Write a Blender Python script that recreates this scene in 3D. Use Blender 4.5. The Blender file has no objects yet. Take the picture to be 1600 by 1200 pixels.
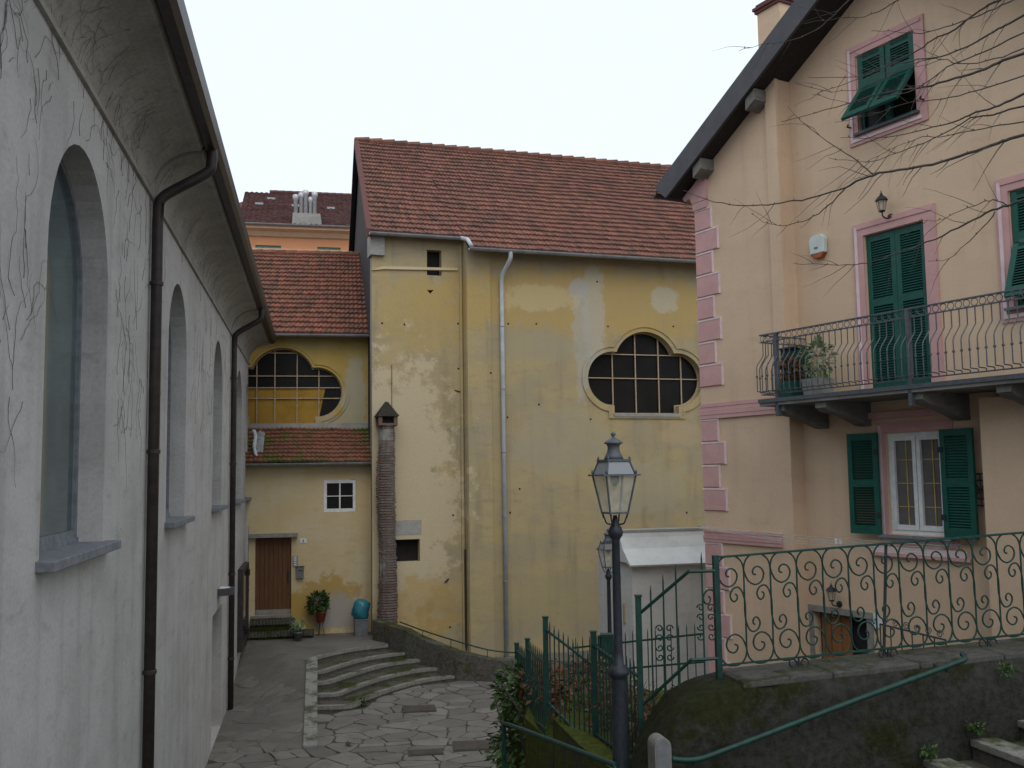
import bpy, bmesh, math, random
from mathutils import Vector, Matrix, noise
from mathutils.geometry import tessellate_polygon
random.seed(7)
SC = bpy.context.scene
COL = SC.collection
PI = math.pi
# ------------------------------------------------------------------ camera
FPX = 1550.0; PITCH = math.atan(140/1550); ROLL = -0.0145; CZ = 5.0
cam = bpy.data.cameras.new('camera'); camo = bpy.data.objects.new('camera', cam); COL.objects.link(camo)
cam.sensor_width = 36; cam.lens = FPX/1600*36; cam.clip_end = 2000; cam.clip_start = 0.05
RM = Matrix.Rotation(PI/2+PITCH, 3, 'X') @ Matrix.Rotation(ROLL, 3, 'Z')
camo.matrix_world = Matrix.Translation((0, 0, CZ)) @ RM.to_4x4()
SC.camera = camo
# ------------------------------------------------------------------ sky, sun, exposure
world = bpy.data.worlds.new('World'); SC.world = world; world.use_nodes = True
nt = world.node_tree; nt.nodes.clear()
out = nt.nodes.new('ShaderNodeOutputWorld'); bg = nt.nodes.new('ShaderNodeBackground')
sky = nt.nodes.new('ShaderNodeTexSky'); sky.sky_type = 'NISHITA'; sky.sun_disc = False
sky.sun_elevation = math.radians(48); sky.sun_rotation = math.radians(170); sky.dust_density = 6; sky.air_density = 1.5
gain = nt.nodes.new('ShaderNodeMix'); gain.data_type = 'RGBA'; gain.blend_type = 'MULTIPLY'; gain.inputs[0].default_value = 1
gain.inputs[7].default_value = (0.09, 0.09, 0.09, 1)
mx = nt.nodes.new('ShaderNodeMix'); mx.data_type = 'RGBA'; mx.inputs[0].default_value = 0.93
mx.inputs[7].default_value = (.78, .87, .95, 1)      # even cloud layer
nt.links.new(sky.outputs[0], gain.inputs[6]); nt.links.new(gain.outputs[2], mx.inputs[6])
nt.links.new(mx.outputs[2], bg.inputs[0]); bg.inputs[1].default_value = 1.0
nt.links.new(bg.outputs[0], out.inputs[0])
sl = bpy.data.lights.new('sun', 'SUN'); sl.energy = 0.7; sl.angle = math.radians(45); sl.color = (1, .97, .92)
so = bpy.data.objects.new('sun', sl); COL.objects.link(so)
so.rotation_euler = (math.radians(42), 0, math.radians(10)); so.location = (0, 0, 40)
SC.view_settings.view_transform = 'Standard'; SC.view_settings.look = 'None'
SC.view_settings.exposure = 0.33; SC.view_settings.gamma = 1; SC.view_settings.use_curve_mapping = False
# ------------------------------------------------------------------ pixel helpers (photo pixels 1600x1200)
CP = Vector((0, 0, CZ))
def ray(px, py): return RM @ Vector(((px-800)/FPX, (600-py)/FPX, -1))
def hz(px, py, z):
    d = ray(px, py); return CP + d*((z-CZ)/d.z)
def hy(px, py, Y):
    d = ray(px, py); return CP + d*(Y/d.y)
class Fr:
    def __init__(s, o, a):
        s.o = Vector((o[0], o[1], 0)); s.a = a
        s.x = Vector((math.cos(a), math.sin(a), 0)); s.y = Vector((-math.sin(a), math.cos(a), 0))
    def hit(s, px, py, y=0):
        d = ray(px, py); o = s.o + s.y*y
        t = (o-CP).dot(s.y)/d.dot(s.y); p = CP + d*t
        return ((p-s.o).dot(s.x), p.z)
    def w(s, x, y, z=0): return s.o + s.x*x + s.y*y + Vector((0, 0, z))
    def loc(s, p):
        q = Vector(p)-s.o; return ((q.dot(s.x)), q.dot(s.y), p[2])
# ------------------------------------------------------------------ mesh helpers
class MB:
    def __init__(s): s.v = []; s.f = []; s.tint = None
    def quad(s, *p):
        n = len(s.v); s.v += [tuple(q) for q in p]; s.f.append(tuple(range(n, n+len(p)))); return s
    def box(s, x0, x1, y0, y1, z0, z1):
        n = len(s.v)
        s.v += [(x0,y0,z0),(x1,y0,z0),(x1,y1,z0),(x0,y1,z0),(x0,y0,z1),(x1,y0,z1),(x1,y1,z1),(x0,y1,z1)]
        s.f += [tuple(n+i for i in q) for q in ((0,3,2,1),(4,5,6,7),(0,1,5,4),(1,2,6,5),(2,3,7,6),(3,0,4,7))]; return s
    def prism(s, poly, fn, a, b):
        """poly: 2D points; fn(u,v,w)->xyz; extrude w from a to b"""
        n = len(s.v); k = len(poly)
        s.v += [fn(u, v, a) for u, v in poly] + [fn(u, v, b) for u, v in poly]
        for i in range(k):
            j = (i+1) % k; s.f.append((n+i, n+j, n+k+j, n+k+i))
        tri = tessellate_polygon([[Vector((u, v, 0)) for u, v in poly]])
        for t in tri:
            s.f.append(tuple(n+i for i in t)); s.f.append(tuple(n+k+i for i in reversed(t)))
        return s
    def tube(s, pts, r, n=6, cap=True):
        pts = [Vector(p) for p in pts]; m = len(pts)
        rs = r if isinstance(r, (list, tuple)) else [r]*m
        base = len(s.v); prev = None
        for i, p in enumerate(pts):
            t = (pts[min(i+1, m-1)]-pts[max(i-1, 0)])
            if t.length < 1e-9: t = Vector((0, 0, 1))
            t.normalize()
            if prev is None:
                up = Vector((0, 0, 1)) if abs(t.z) < .9 else Vector((1, 0, 0))
                a = t.cross(up).normalized()
            else:
                a = (prev - t*prev.dot(t))
                a = a.normalized() if a.length > 1e-6 else t.orthogonal().normalized()
            prev = a; b = t.cross(a)
            for k in range(n):
                an = 2*PI*k/n; s.v.append(tuple(p + (a*math.cos(an)+b*math.sin(an))*rs[i]))
        for i in range(m-1):
            for k in range(n):
                l = (k+1) % n
                s.f.append((base+i*n+k, base+i*n+l, base+(i+1)*n+l, base+(i+1)*n+k))
        if cap:
            s.f.append(tuple(base+k for k in reversed(range(n)))); s.f.append(tuple(base+(m-1)*n+k for k in range(n)))
        return s
    def lathe(s, prof, c=(0, 0, 0), n=16, sq=False):
        base = len(s.v); m = len(prof)
        for r, z in prof:
            for k in range(n):
                an = 2*PI*(k+.5)/n; s.v.append((c[0]+r*math.cos(an), c[1]+r*math.sin(an), c[2]+z))
        for i in range(m-1):
            for k in range(n):
                l = (k+1) % n; s.f.append((base+i*n+k, base+i*n+l, base+(i+1)*n+l, base+(i+1)*n+k))
        s.f.append(tuple(base+k for k in reversed(range(n)))); s.f.append(tuple(base+(m-1)*n+k for k in range(n)))
        return s
    def sheet(s, outer, holes, y, reveal, fn=None):
        """wall front in XZ at y with holes, each hole lined inward to y+reveal"""
        fn = fn or (lambda x, z, w: (x, w, z))
        loops = [outer]+holes
        n = len(s.v); flat = []
        for l in loops: flat += l
        s.v += [fn(x, z, y) for x, z in flat]
        for t in tessellate_polygon([[Vector((x, z, 0)) for x, z in l] for l in loops]): s.f.append(tuple(n+i for i in t))
        for h in holes:
            b = len(s.v); k = len(h)
            s.v += [fn(x, z, y) for x, z in h] + [fn(x, z, y+reveal) for x, z in h]
            for i in range(k):
                j = (i+1) % k; s.f.append((b+i, b+j, b+k+j, b+k+i))
        return s
    def build(s, name, mat, parent=None, smooth=False, kind=None, recalc=True):
        me = bpy.data.meshes.new(name); me.from_pydata(s.v, [], s.f); me.update()
        if recalc:
            bm = bmesh.new(); bm.from_mesh(me)
            bmesh.ops.recalc_face_normals(bm, faces=bm.faces); bm.to_mesh(me); bm.free()
        if s.tint is not None:
            at = me.attributes.new('tint', 'FLOAT', 'FACE')
            at.data.foreach_set('value', s.tint[:len(me.polygons)] + [0.5]*max(0, len(me.polygons)-len(s.tint)))
        if smooth:
            me.polygons.foreach_set('use_smooth', [True]*len(me.polygons))
        o = bpy.data.objects.new(name, me); COL.objects.link(o)
        if mat is not None: me.materials.append(mat)
        if parent is not None: o.parent = parent
        if kind: o['kind'] = kind
        return o
def box(name, mat, parent, *b, bev=0):
    o = MB().box(*b).build(name, mat, parent)
    if bev: bevel(o, bev)
    return o
def bevel(o, w, seg=2):
    m = o.modifiers.new('bevel', 'BEVEL'); m.width = w; m.segments = seg; m.limit_method = 'ANGLE'; return o
def share(o, parent, loc=(0, 0, 0), rot=None, scale=None):
    c = o.copy(); COL.objects.link(c); c.parent = parent; c.location = loc
    if rot: c.rotation_euler = rot
    if scale: c.scale = scale
    return c
def thing(name, label, cat, loc=(0, 0, 0), rz=0, group=None):
    o = bpy.data.objects.new(name, None); COL.objects.link(o); o.empty_display_size = .2
    o.location = loc; o.rotation_euler = (0, 0, rz); o['label'] = label; o['category'] = cat
    if group: o['group'] = group
    return o
def tag(o, label, cat, group=None):
    o['label'] = label; o['category'] = cat
    if group: o['group'] = group
    return o
def struct(o): o['kind'] = 'structure'; return o
def place(o, fr, x=0, y=0, z=0): o.location = fr.w(x, y, z); o.rotation_euler = (0, 0, fr.a); return o
def arc(cx, cz, r, a0, a1, n, rz=None):
    rz = rz or r
    return [(cx+r*math.cos(math.radians(a0+(a1-a0)*i/n)), cz+rz*math.sin(math.radians(a0+(a1-a0)*i/n))) for i in range(n+1)]
def subdiv(pts, k=4):
    """Catmull-Rom"""
    pts = [Vector(p) for p in pts]; o = []
    for i in range(len(pts)-1):
        p0 = pts[max(i-1, 0)]; p1 = pts[i]; p2 = pts[i+1]; p3 = pts[min(i+2, len(pts)-1)]
        for j in range(k):
            t = j/k
            o.append(.5*((2*p1)+(p2-p0)*t+(2*p0-5*p1+4*p2-p3)*t*t+(3*p1-p0-3*p2+p3)*t**3))
    o.append(pts[-1]); return o
# ------------------------------------------------------------------ materials
class NB:
    def __init__(s, name):
        s.m = bpy.data.materials.new(name); s.m.use_nodes = True; s.t = s.m.node_tree
        s.b = s.t.nodes['Principled BSDF']; s.tc = None
    def n(s, typ, **k):
        x = s.t.nodes.new(typ)
        for a, b in k.items(): setattr(x, a, b)
        return x
    def l(s, a, b): s.t.links.new(a, b)
    def co(s, scale=(1, 1, 1)):
        if s.tc is None: s.tc = s.n('ShaderNodeTexCoord')
        m = s.n('ShaderNodeMapping'); m.inputs['Scale'].default_value = scale
        s.l(s.tc.outputs['Object'], m.inputs[0]); return m.outputs[0]
    def noise(s, scale, detail=4, rough=.6, sc=(1, 1, 1)):
        x = s.n('ShaderNodeTexNoise'); x.inputs['Scale'].default_value = scale; x.inputs['Detail'].default_value = detail
        x.inputs['Roughness'].default_value = rough; s.l(s.co(sc), x.inputs['Vector']); return x.outputs[0]
    def ramp(s, fac, a, b):
        x = s.n('ShaderNodeMapRange'); x.inputs[1].default_value = a; x.inputs[2].default_value = b
        x.interpolation_type = 'SMOOTHSTEP'; s.l(fac, x.inputs[0]); return x.outputs[0]
    def math(s, op, a, b=None, c=None):
        x = s.n('ShaderNodeMath', operation=op)
        for i, q in enumerate((a, b, c)):
            if q is None: continue
            if isinstance(q, (int, float)): x.inputs[i].default_value = q
            else: s.l(q, x.inputs[i])
        return x.outputs[0]
    def mix(s, fac, a, b, mode='MIX'):
        x = s.n('ShaderNodeMix', data_type='RGBA', blend_type=mode)
        for i, q in ((0, fac), (6, a), (7, b)):
            if isinstance(q, (int, float)): x.inputs[i].default_value = q
            elif isinstance(q, tuple): x.inputs[i].default_value = (*q, 1)
            else: s.l(q, x.inputs[i])
        return x.outputs[2]
    def done(s, col, rough=.8, bump=None, bstr=.3, bdist=.02, spec=None, metal=0):
        if isinstance(col, tuple): s.b.inputs['Base Color'].default_value = (*col, 1)
        else: s.l(col, s.b.inputs['Base Color'])
        if isinstance(rough, (int, float)): s.b.inputs['Roughness'].default_value = rough
        else: s.l(rough, s.b.inputs['Roughness'])
        s.b.inputs['Metallic'].default_value = metal
        if spec is not None: s.b.inputs['Specular IOR Level'].default_value = spec
        if bump is not None:
            x = s.n('ShaderNodeBump'); x.inputs['Strength'].default_value = bstr; x.inputs['Distance'].default_value = bdist
            s.l(bump, x.inputs['Height']); s.l(x.outputs[0], s.b.inputs['Normal'])
        return s.m
def simple(name, c1, c2=None, rough=.7, scale=6, bump=.2, metal=0, spec=.3, sc=(1, 1, 1)):
    b = NB(name); c2 = c2 or tuple(x*.7 for x in c1)
    n = b.noise(scale, 6, .65, sc); f = b.ramp(n, .35, .65)
    return b.done(b.mix(f, c1, c2), rough, n, bump, .01, spec, metal)
def plaster(name, base, second, third, patches=(), scale=.5, streak=.35, fine=.12, rough=.9):
    """patches: (x, z, rx, rz, colour, strength)"""
    b = NB(name)
    n1 = b.noise(scale, 7, .62, (1, 1, 1.7)); n2 = b.noise(scale*3.1, 8, .72, (1, 1, 2.4)); n3 = b.noise(1.6, 6, .6, (1.5, 1.5, .16)); n4 = b.noise(28, 5, .7)
    c = b.mix(b.ramp(n1, .4, .62), base, second)
    c = b.mix(b.math('MULTIPLY', b.ramp(n2, .5, .72), .75), c, third)
    c = b.mix(b.math('MULTIPLY', b.ramp(n3, .48, .75), streak), c, tuple(x*.55 for x in third))
    if patches:
        s = b.n('ShaderNodeSeparateXYZ'); b.l(b.co(), s.inputs[0]); nn = b.noise(1.7, 9, .74); ns = b.math('SUBTRACT', nn, .5)
        for (x, z, rx, rz, colr, st) in patches:
            u = b.math('DIVIDE', b.math('SUBTRACT', s.outputs[0], x), rx); v = b.math('DIVIDE', b.math('SUBTRACT', s.outputs[2], z), rz)
            d = b.math('SQRT', b.math('ADD', b.math('MULTIPLY', u, u), b.math('MULTIPLY', v, v)))
            d = b.math('ADD', d, b.math('MULTIPLY', ns, 2.3))
            m = b.math('MULTIPLY', b.math('SUBTRACT', 1, b.ramp(d, .78, 1.06)), st)
            c = b.mix(m, c, colr)
    c = b.mix(b.math('MULTIPLY', b.ramp(n4, .35, .75), fine), c, tuple(x*.35 for x in third))
    h = b.math('ADD', b.math('MULTIPLY', n2, .7), b.math('MULTIPLY', n4, .3))
    return b.done(c, rough, h, .35, .015, .2)
def tilemat(name, c1, c2, c3, moss=(.06, .07, .025), mossamt=.3):
    b = NB(name); a = b.n('ShaderNodeAttribute', attribute_name='tint'); t = a.outputs['Fac']
    c = b.mix(t, c1, c2); n = b.noise(1.1, 6, .65); n2 = b.noise(30, 4, .7); n3 = b.noise(5, 6, .7)
    c = b.mix(b.math('MULTIPLY', b.ramp(n3, .45, .7), .6), c, c3)
    c = b.mix(b.math('MULTIPLY', b.ramp(n, .5, .68), mossamt), c, moss)
    return b.done(c, .85, n2, .4, .01, .2)
def glass(name, col, rough=.08, spec=.5):
    b = NB(name); n = b.noise(1.2, 3); c = b.mix(b.ramp(n, .3, .7), col, tuple(x*.6 for x in col))
    return b.done(c, rough, n, .03, .02, spec)
M = {}
M['mortar'] = None
CREAM = (.54, .45, .29); DEEP = (.42, .265, .065); CEM = (.36, .34, .31)
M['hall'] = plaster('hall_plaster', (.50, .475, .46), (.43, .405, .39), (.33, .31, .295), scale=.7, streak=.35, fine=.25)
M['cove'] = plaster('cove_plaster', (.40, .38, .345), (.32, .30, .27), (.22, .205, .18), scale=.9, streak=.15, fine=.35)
M['chapel'] = plaster('chapel_plaster', (.55, .43, .24), (.57, .475, .315), (.48, .355, .175), [(.15, 1.45, 1.0, .85, DEEP, .8), (.45, 1.25, .85, .55, CEM, .9), (-.55, 1.25, .5, .5, DEEP, .6), (.55, 7.3, .4, 1.2, (.45, .41, .30), .8)], scale=.6, streak=.15)
M['upper'] = plaster('upper_plaster', (.45, .31, .09), (.45, .345, .14), (.38, .27, .09), [(.95, 7.2, .35, 1.3, (.42, .38, .27), .9), (.2, 6.5, 1.5, .35, (.40, .35, .24), .8)], scale=.6, streak=.2)
M['church'] = plaster('church_plaster', (.43, .335, .175), (.365, .30, .19), (.27, .235, .17),
    [(6.0, 10.0, 5.2, 1.1, (.44, .305, .11), .75), (1.0, 9.6, 1.3, 1.2, (.45, .325, .13), .7), (.4, 4.5, 1.95, 3.9, (.53, .44, .295), .92), (1.2, 1.3, 1.3, .9, DEEP, .5),
     (6.3, 9.7, .4, 1.6, (.45, .41, .33), .75), (5.9, 8.9, .3, 1.9, (.42, .40, .35), .65), (8.6, 10.2, .5, .45, (.47, .43, .34), .7), (5.8, 10.4, .35, .4, (.42, .40, .36), .8),
     (4.4, 8.7, 1.5, .5, (.36, .31, .21), .6), (5.2, 5.9, 1.6, 1.0, (.38, .33, .235), .55), (4.6, 10.1, 1.3, .4, (.54, .44, .25), .6), (7.8, 4.6, 1.5, .8, (.39, .345, .24), .5), (6.0, 1.4, 5.0, .7, (.36, .30, .17), .5), (9.2, 6.1, .9, .35, (.46, .34, .22), .5)], scale=.55, streak=.42, fine=.2)
M['house'] = plaster('house_plaster', (.63, .46, .325), (.585, .425, .30), (.52, .375, .265), scale=.4, streak=.22, fine=.10)
M['pink'] = simple('pink_paint', (.56, .325, .315), (.49, .285, .275), .85, 3, .15)
M['pinklight'] = simple('pale_pink_paint', (.70, .56, .56), (.62, .48, .48), .85, 5, .1)
M['apt'] = plaster('apartment_plaster', (.66, .30, .15), (.62, .29, .15), (.58, .27, .14), scale=.3, streak=.1)
M['aptband'] = simple('apartment_cornice_paint', (.62, .42, .27), (.56, .37, .24), .85, 2)
M['tile'] = tilemat('clay_tile', (.25, .105, .075), (.14, .07, .055), (.07, .058, .047), (.06, .053, .04), .5)
M['tiled'] = tilemat('weathered_clay_tile', (.27, .10, .062), (.13, .07, .052), (.055, .048, .039), (.05, .045, .034), .6)
M['tilem'] = tilemat('mossy_clay_tile', (.26, .10, .065), (.17, .085, .055), (.08, .065, .045), (.07, .12, .015), .95)
M['tilef'] = tilemat('dark_red_tile', (.125, .055, .05), (.095, .045, .042), (.075, .042, .04), mossamt=.1)
M['cement'] = plaster('cement', (.36, .35, .33), (.30, .29, .27), (.24, .23, .21), scale=1.2, streak=.3, fine=.3)
M['white'] = plaster('white_limewash', (.60, .60, .59), (.54, .54, .53), (.46, .46, .45), scale=1, streak=.2)
M['whitepaint'] = simple('white_paint', (.72, .72, .72), (.6, .6, .6), .5, 8, .1)
M['zinc'] = simple('zinc', (.33, .34, .36), (.24, .25, .27), .5, 5, .1, .5)
M['brownmetal'] = simple('dark_brown_metal', (.028, .022, .02), (.045, .036, .032), .45, 8, .1)
M['iron'] = simple('dark_iron', (.022, .026, .034), (.035, .04, .048), .5, 12, .2, .3)
M['greyiron'] = simple('grey_painted_iron', (.10, .115, .13), (.075, .085, .095), .55, 14, .15, .2)
M['greeniron'] = simple('green_painted_iron', (.008, .048, .036), (.007, .028, .023), .45, 14, .15)
M['shutter'] = simple('green_shutter_paint', (.010, .085, .065), (.008, .065, .05), .5, 9, .1)
M['rust'] = simple('rusty_window_iron', (.34, .22, .12), (.46, .38, .28), .75, 25, .2)
M['dark'] = simple('dark_interior', (.012, .011, .011), (.02, .018, .017), .9, 3)
M['darkpane'] = glass('dark_window_glass', (.014, .013, .012), .35, .12)
M['hallpane'] = glass('hall_window_glass', (.095, .135, .14), .10)
M['ochreblind'] = simple('ochre_blind', (.36, .21, .035), (.28, .16, .025), .9, 2)
M['netpane'] = glass('curtained_glass', (.13, .12, .12), .15)
M['gold'] = simple('gold_glazing_bar', (.55, .40, .10), None, .5)
M['wood'] = simple('brown_door_wood', (.14, .065, .025), (.09, .04, .018), .65, 5, .3, sc=(6, 6, .5))
M['woodorange'] = simple('orange_door_wood', (.26, .11, .04), (.18, .075, .03), .6, 5, .3, sc=(6, 6, .5))
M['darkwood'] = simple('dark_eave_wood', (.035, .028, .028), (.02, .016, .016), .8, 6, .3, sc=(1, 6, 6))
M['fascia'] = simple('grey_fascia_metal', (.065, .062, .07), (.05, .048, .055), .5, 4, .1)
M['stone'] = simple('grey_stone', (.26, .25, .23), (.18, .175, .16), .85, 9, .4)
M['sill'] = simple('slate_sill', (.20, .215, .235), (.14, .15, .165), .7, 9, .4)
M['concretedark'] = plaster('balcony_concrete', (.20, .195, .18), (.15, .145, .135), (.10, .095, .085), scale=2, streak=.4)
def paving(name, c1, c2, c3):
    b = NB(name); oi = b.n('ShaderNodeObjectInfo'); n = b.noise(2.2, 7, .7); n2 = b.noise(18, 6, .7)
    c = b.mix(oi.outputs['Random'], c1, c2); c = b.mix(b.math('MULTIPLY', b.ramp(n, .42, .7), .6), c, c3)
    c = b.mix(b.math('MULTIPLY', b.ramp(n2, .55, .75), .35), c, (.26, .25, .23))
    return b.done(c, .72, b.math('ADD', n2, n), .5, .015, .35)
M['pave'] = paving('paving_stone', (.20, .185, .165), (.13, .12, .108), (.085, .08, .07))
M['fgs'] = simple('faded_green_shutter', (.12, .24, .19), (.09, .19, .15), .7)
M['lid'] = simple('reddish_grey_lid', (.085, .066, .06), (.055, .045, .042), .8, 8, .5)
M['joint'] = simple('mossy_joint_earth', (.075, .068, .055), (.06, .062, .032), .95, 4, .5)
M['landing'] = plaster('worn_landing', (.18, .165, .145), (.14, .128, .112), (.095, .088, .075), scale=1.0, streak=0, fine=.3, rough=.75)
def mossy(name, c1, c2, moss, lo=.48, hi=.62):
    b = NB(name); n = b.noise(1.6, 8, .72); n2 = b.noise(14, 7, .75); n3 = b.noise(.8, 5, .6)
    g = b.n('ShaderNodeNewGeometry'); s = b.n('ShaderNodeSeparateXYZ'); b.l(g.outputs['Normal'], s.inputs[0])
    c = b.mix(b.ramp(n2, .35, .68), c1, c2)
    f = b.ramp(b.math('ADD', n, b.math('MULTIPLY', s.outputs[2], .10)), lo, hi)
    c = b.mix(f, c, b.mix(b.ramp(n2, .3, .7), moss, tuple(x*.4 for x in moss)))
    c = b.mix(b.math('MULTIPLY', b.ramp(n3, .6, .74), .35), c, tuple(min(1, x*2.4) for x in c1))
    return b.done(c, .95, b.math('ADD', n2, n), .8, .03, .15)
M['mosswall'] = mossy('mossy_retaining_wall', (.045, .043, .038), (.02, .019, .016), (.026, .029, .008))
M['coping'] = mossy('coping_concrete', (.10, .096, .088), (.06, .057, .05), (.04, .045, .014), .56, .7)
M['parapet'] = mossy('mossy_parapet', (.12, .115, .10), (.06, .058, .048), (.06, .07, .02), .5, .66)
M['step'] = mossy('mossy_step_stone', (.12, .11, .095), (.07, .065, .055), (.055, .065, .02), .52, .68)
M['nosing'] = mossy('pale_step_edge', (.27, .26, .235), (.17, .165, .145), (.10, .11, .05), .56, .7)
M['kerb'] = mossy('pale_kerb_stone', (.30, .29, .27), (.22, .21, .19), (.13, .13, .08), .58, .72)
M['mossblock'] = mossy('moss_covered_block', (.06, .058, .045), (.03, .03, .022), (.075, .09, .012), .40, .52)
M['mortar'] = simple('pale_mortar', (.26, .25, .23), (.18, .17, .16), .95, 9, .3)
M['brick'] = tilemat('thin_brick', (.15, .095, .078), (.17, .145, .13), (.10, .085, .075), (.05, .05, .035), .3)
M['leaf'] = simple('evergreen_leaf', (.055, .10, .025), (.025, .055, .014), .55, 2, 0)
M['leafdry'] = simple('dry_brown_leaf', (.16, .075, .03), (.09, .045, .02), .8, 3, 0)
M['leafpale'] = simple('pale_strap_leaf', (.30, .34, .20), (.12, .18, .07), .6, 9, 0)
M['bark'] = simple('grey_brown_bark', (.05, .042, .038), (.085, .075, .065), .9, 14, .5)
M['darkcap'] = simple('dark_mossy_cap', (.035, .036, .026), (.055, .05, .042), .95, 12, .6)
M['pipewhite'] = simple('pale_grey_pipe', (.50, .52, .55), (.40, .42, .45), .5, 3, .1)
M['vine'] = simple('dry_vine', (.085, .075, .068), (.14, .125, .115), .95, 10, 0)
M['terracotta'] = simple('terracotta_plastic', (.36, .085, .04), (.28, .07, .035), .6, 6, .1)
M['bluebag'] = simple('blue_plastic_bag', (.03, .19, .24), (.02, .14, .18), .35, 3, .3, spec=.5)
M['binplastic'] = simple('grey_bin_plastic', (.15, .16, .17), (.11, .115, .12), .5, 6, .1)
M['alarm'] = simple('alarm_white', (.58, .62, .60), (.50, .54, .52), .4, 3, .05)
M['amber'] = simple('amber_lens', (.40, .09, .015), (.25, .05, .01), .3, 4, .05)
M['red'] = simple('red_paint', (.42, .02, .02), None, .5)
M['lampglass'] = None
b = NB('lantern_glass'); n = b.noise(6, 4)
b.b.inputs['Transmission Weight'].default_value = .75; b.b.inputs['IOR'].default_value = 1.05
M['lampglass'] = b.done(b.mix(b.ramp(n, .35, .7), (.85, .84, .78), (.55, .53, .46)), .35)
M['blacklam'] = glass('notice_glass', (.02, .02, .024), .1)
M['rope'] = simple('pale_line', (.5, .5, .48), None, .8)
M['flue'] = simple('white_metal_flue', (.55, .56, .57), (.42, .43, .44), .4, 6, .1, .3)
# ================================================================== frames of the buildings
def zat(p, py):
    """height at which the vertical through p crosses photo row py"""
    lo, hi = -2.0, 30.0
    for _ in range(50):
        m = (lo+hi)/2; v = RM.transposed() @ (Vector((p[0], p[1], m))-CP)
        if 600-FPX*v.y/-v.z > py: lo = m
        else: hi = m
    return lo
LB = Fr(hz(331, 1172, 0), PI/2+math.radians(11.3))
HO = Fr(hy(1390, 760, 15), math.radians(-60.3))
CH = Fr(hy(600, 700, 27.2), math.radians(18))
LZ = .65
FA = Fr(hz(500, 990, LZ), math.radians(10))
RW = Fr(hy(1125, 1039, 9.1), math.radians(11))

def tile_roof(name, mat, parent, x0, x1, e, t, rows, tw=.24, amp=.035, lift=.045, seed=1, skew=0):
    """tiles on the plane from eave (y,z) to top (y,z); x along the eave"""
    rnd = random.Random(seed); mb = MB(); mb.tint = []
    ev = Vector((0, e[0], e[1])); d = Vector((0, t[0]-e[0], t[1]-e[1])); L = d.length; d.normalize()
    n = Vector((0, -d.z, d.y)); n = n if n.z > 0 else -n
    cols = int(round((x1-x0)/tw)); tw = (x1-x0)/cols; prof = (0, .55, 1, .55, 0, -.1)
    for i in range(rows):
        s0 = L*i/rows; s1 = L*(i+1.12)/rows if i < rows-1 else L
        for j in range(cols):
            jz = rnd.uniform(-.008, .012); js = rnd.uniform(-.012, .012)
            b = len(mb.v); K = len(prof)
            for k, h in enumerate(prof):
                x = x0+(j+k/(K-1))*tw; hh = h*amp
                for s, q in ((s1, hh), (s0+js, hh+lift+jz), (s0+js, hh-.012)):
                    p = ev+d*s+n*(q+.035*noise.noise((x*.45, s*.5, seed))+.012*noise.noise((x*1.7, s*1.5, seed))); mb.v.append((x+skew*(p.y-e[0])*(x1-x)/(x1-x0), p.y, p.z))
            tn = min(1, max(0, rnd.gauss(.5, .28))) if rnd.random() > .05 else rnd.choice((0, 1, 1))
            for k in range(K-1):
                a = b+3*k
                mb.f += [(a, a+3, a+4, a+1), (a+1, a+4, a+5, a+2)]; mb.tint += [tn, tn]
    return mb.build(name, mat, parent, kind='stuff', recalc=False)

def gutter(name, mat, parent, x0, x1, y, z, r=.075):
    pr = [(r*math.cos(a), r*math.sin(a)) for a in [PI+PI*i/8 for i in range(9)]]
    pr += [(u*.86, v*.86) for u, v in reversed(pr)]
    mb = MB(); mb.prism(pr, lambda u, v, w: (w, y+u, z+v), x0, x1)
    k = int((x1-x0)/.85)
    for i in range(k+1):
        x = x0+.1+i*.85
        if x < x1: mb.prism([(q*1.08, w*1.08) for q, w in pr], lambda u, v, w: (w, y+u, z+v), x, x+.025)
    return mb.build(name, mat, parent)

# ================================================================== ground and plaza
struct(MB().quad((-300, -200, -.08), (300, -200, -.08), (300, 500, -.08), (-300, 500, -.08)).build('ground', M['landing']))
lbw = lambda x: LB.w(x, 0)
bed = MB(); bed.quad((-8, 8, -.012), (9, 8, -.012), (9, 27, -.012), (-8, 27, -.012))
plaza = struct(bed.build('plaza', M['joint']))
# ramp beside the hall and the upper landing
K0 = hz(475, 1170, 0); K1 = hz(480, 1030, LZ)
W0 = LB.w(0, 0); W1 = LB.w(9.0, 0)
def sm(t): t = max(0, min(1, t)); return t*t*(3-2*t)
def ramp_pt(u, v):           # u across from wall to kerb, v along
    a = W0.lerp(W1, v); c = K0.lerp(K1, v); p = a.lerp(c, u)
    zw = LZ*sm((v-.35)/.65); zk = LZ*v
    return Vector((p.x, p.y, zw*(1-u)+zk*u+.004))
mb = MB(); NU, NV = 6, 24
for j in range(NV+1):
    for i in range(NU+1): mb.v.append(tuple(ramp_pt(-.15+1.15*i/NU, j/NV)))
for j in range(NV):
    for i in range(NU): a = j*(NU+1)+i; mb.f.append((a, a+1, a+NU+2, a+NU+1))
ramp = struct(mb.build('ramp', M['landing']))
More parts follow.
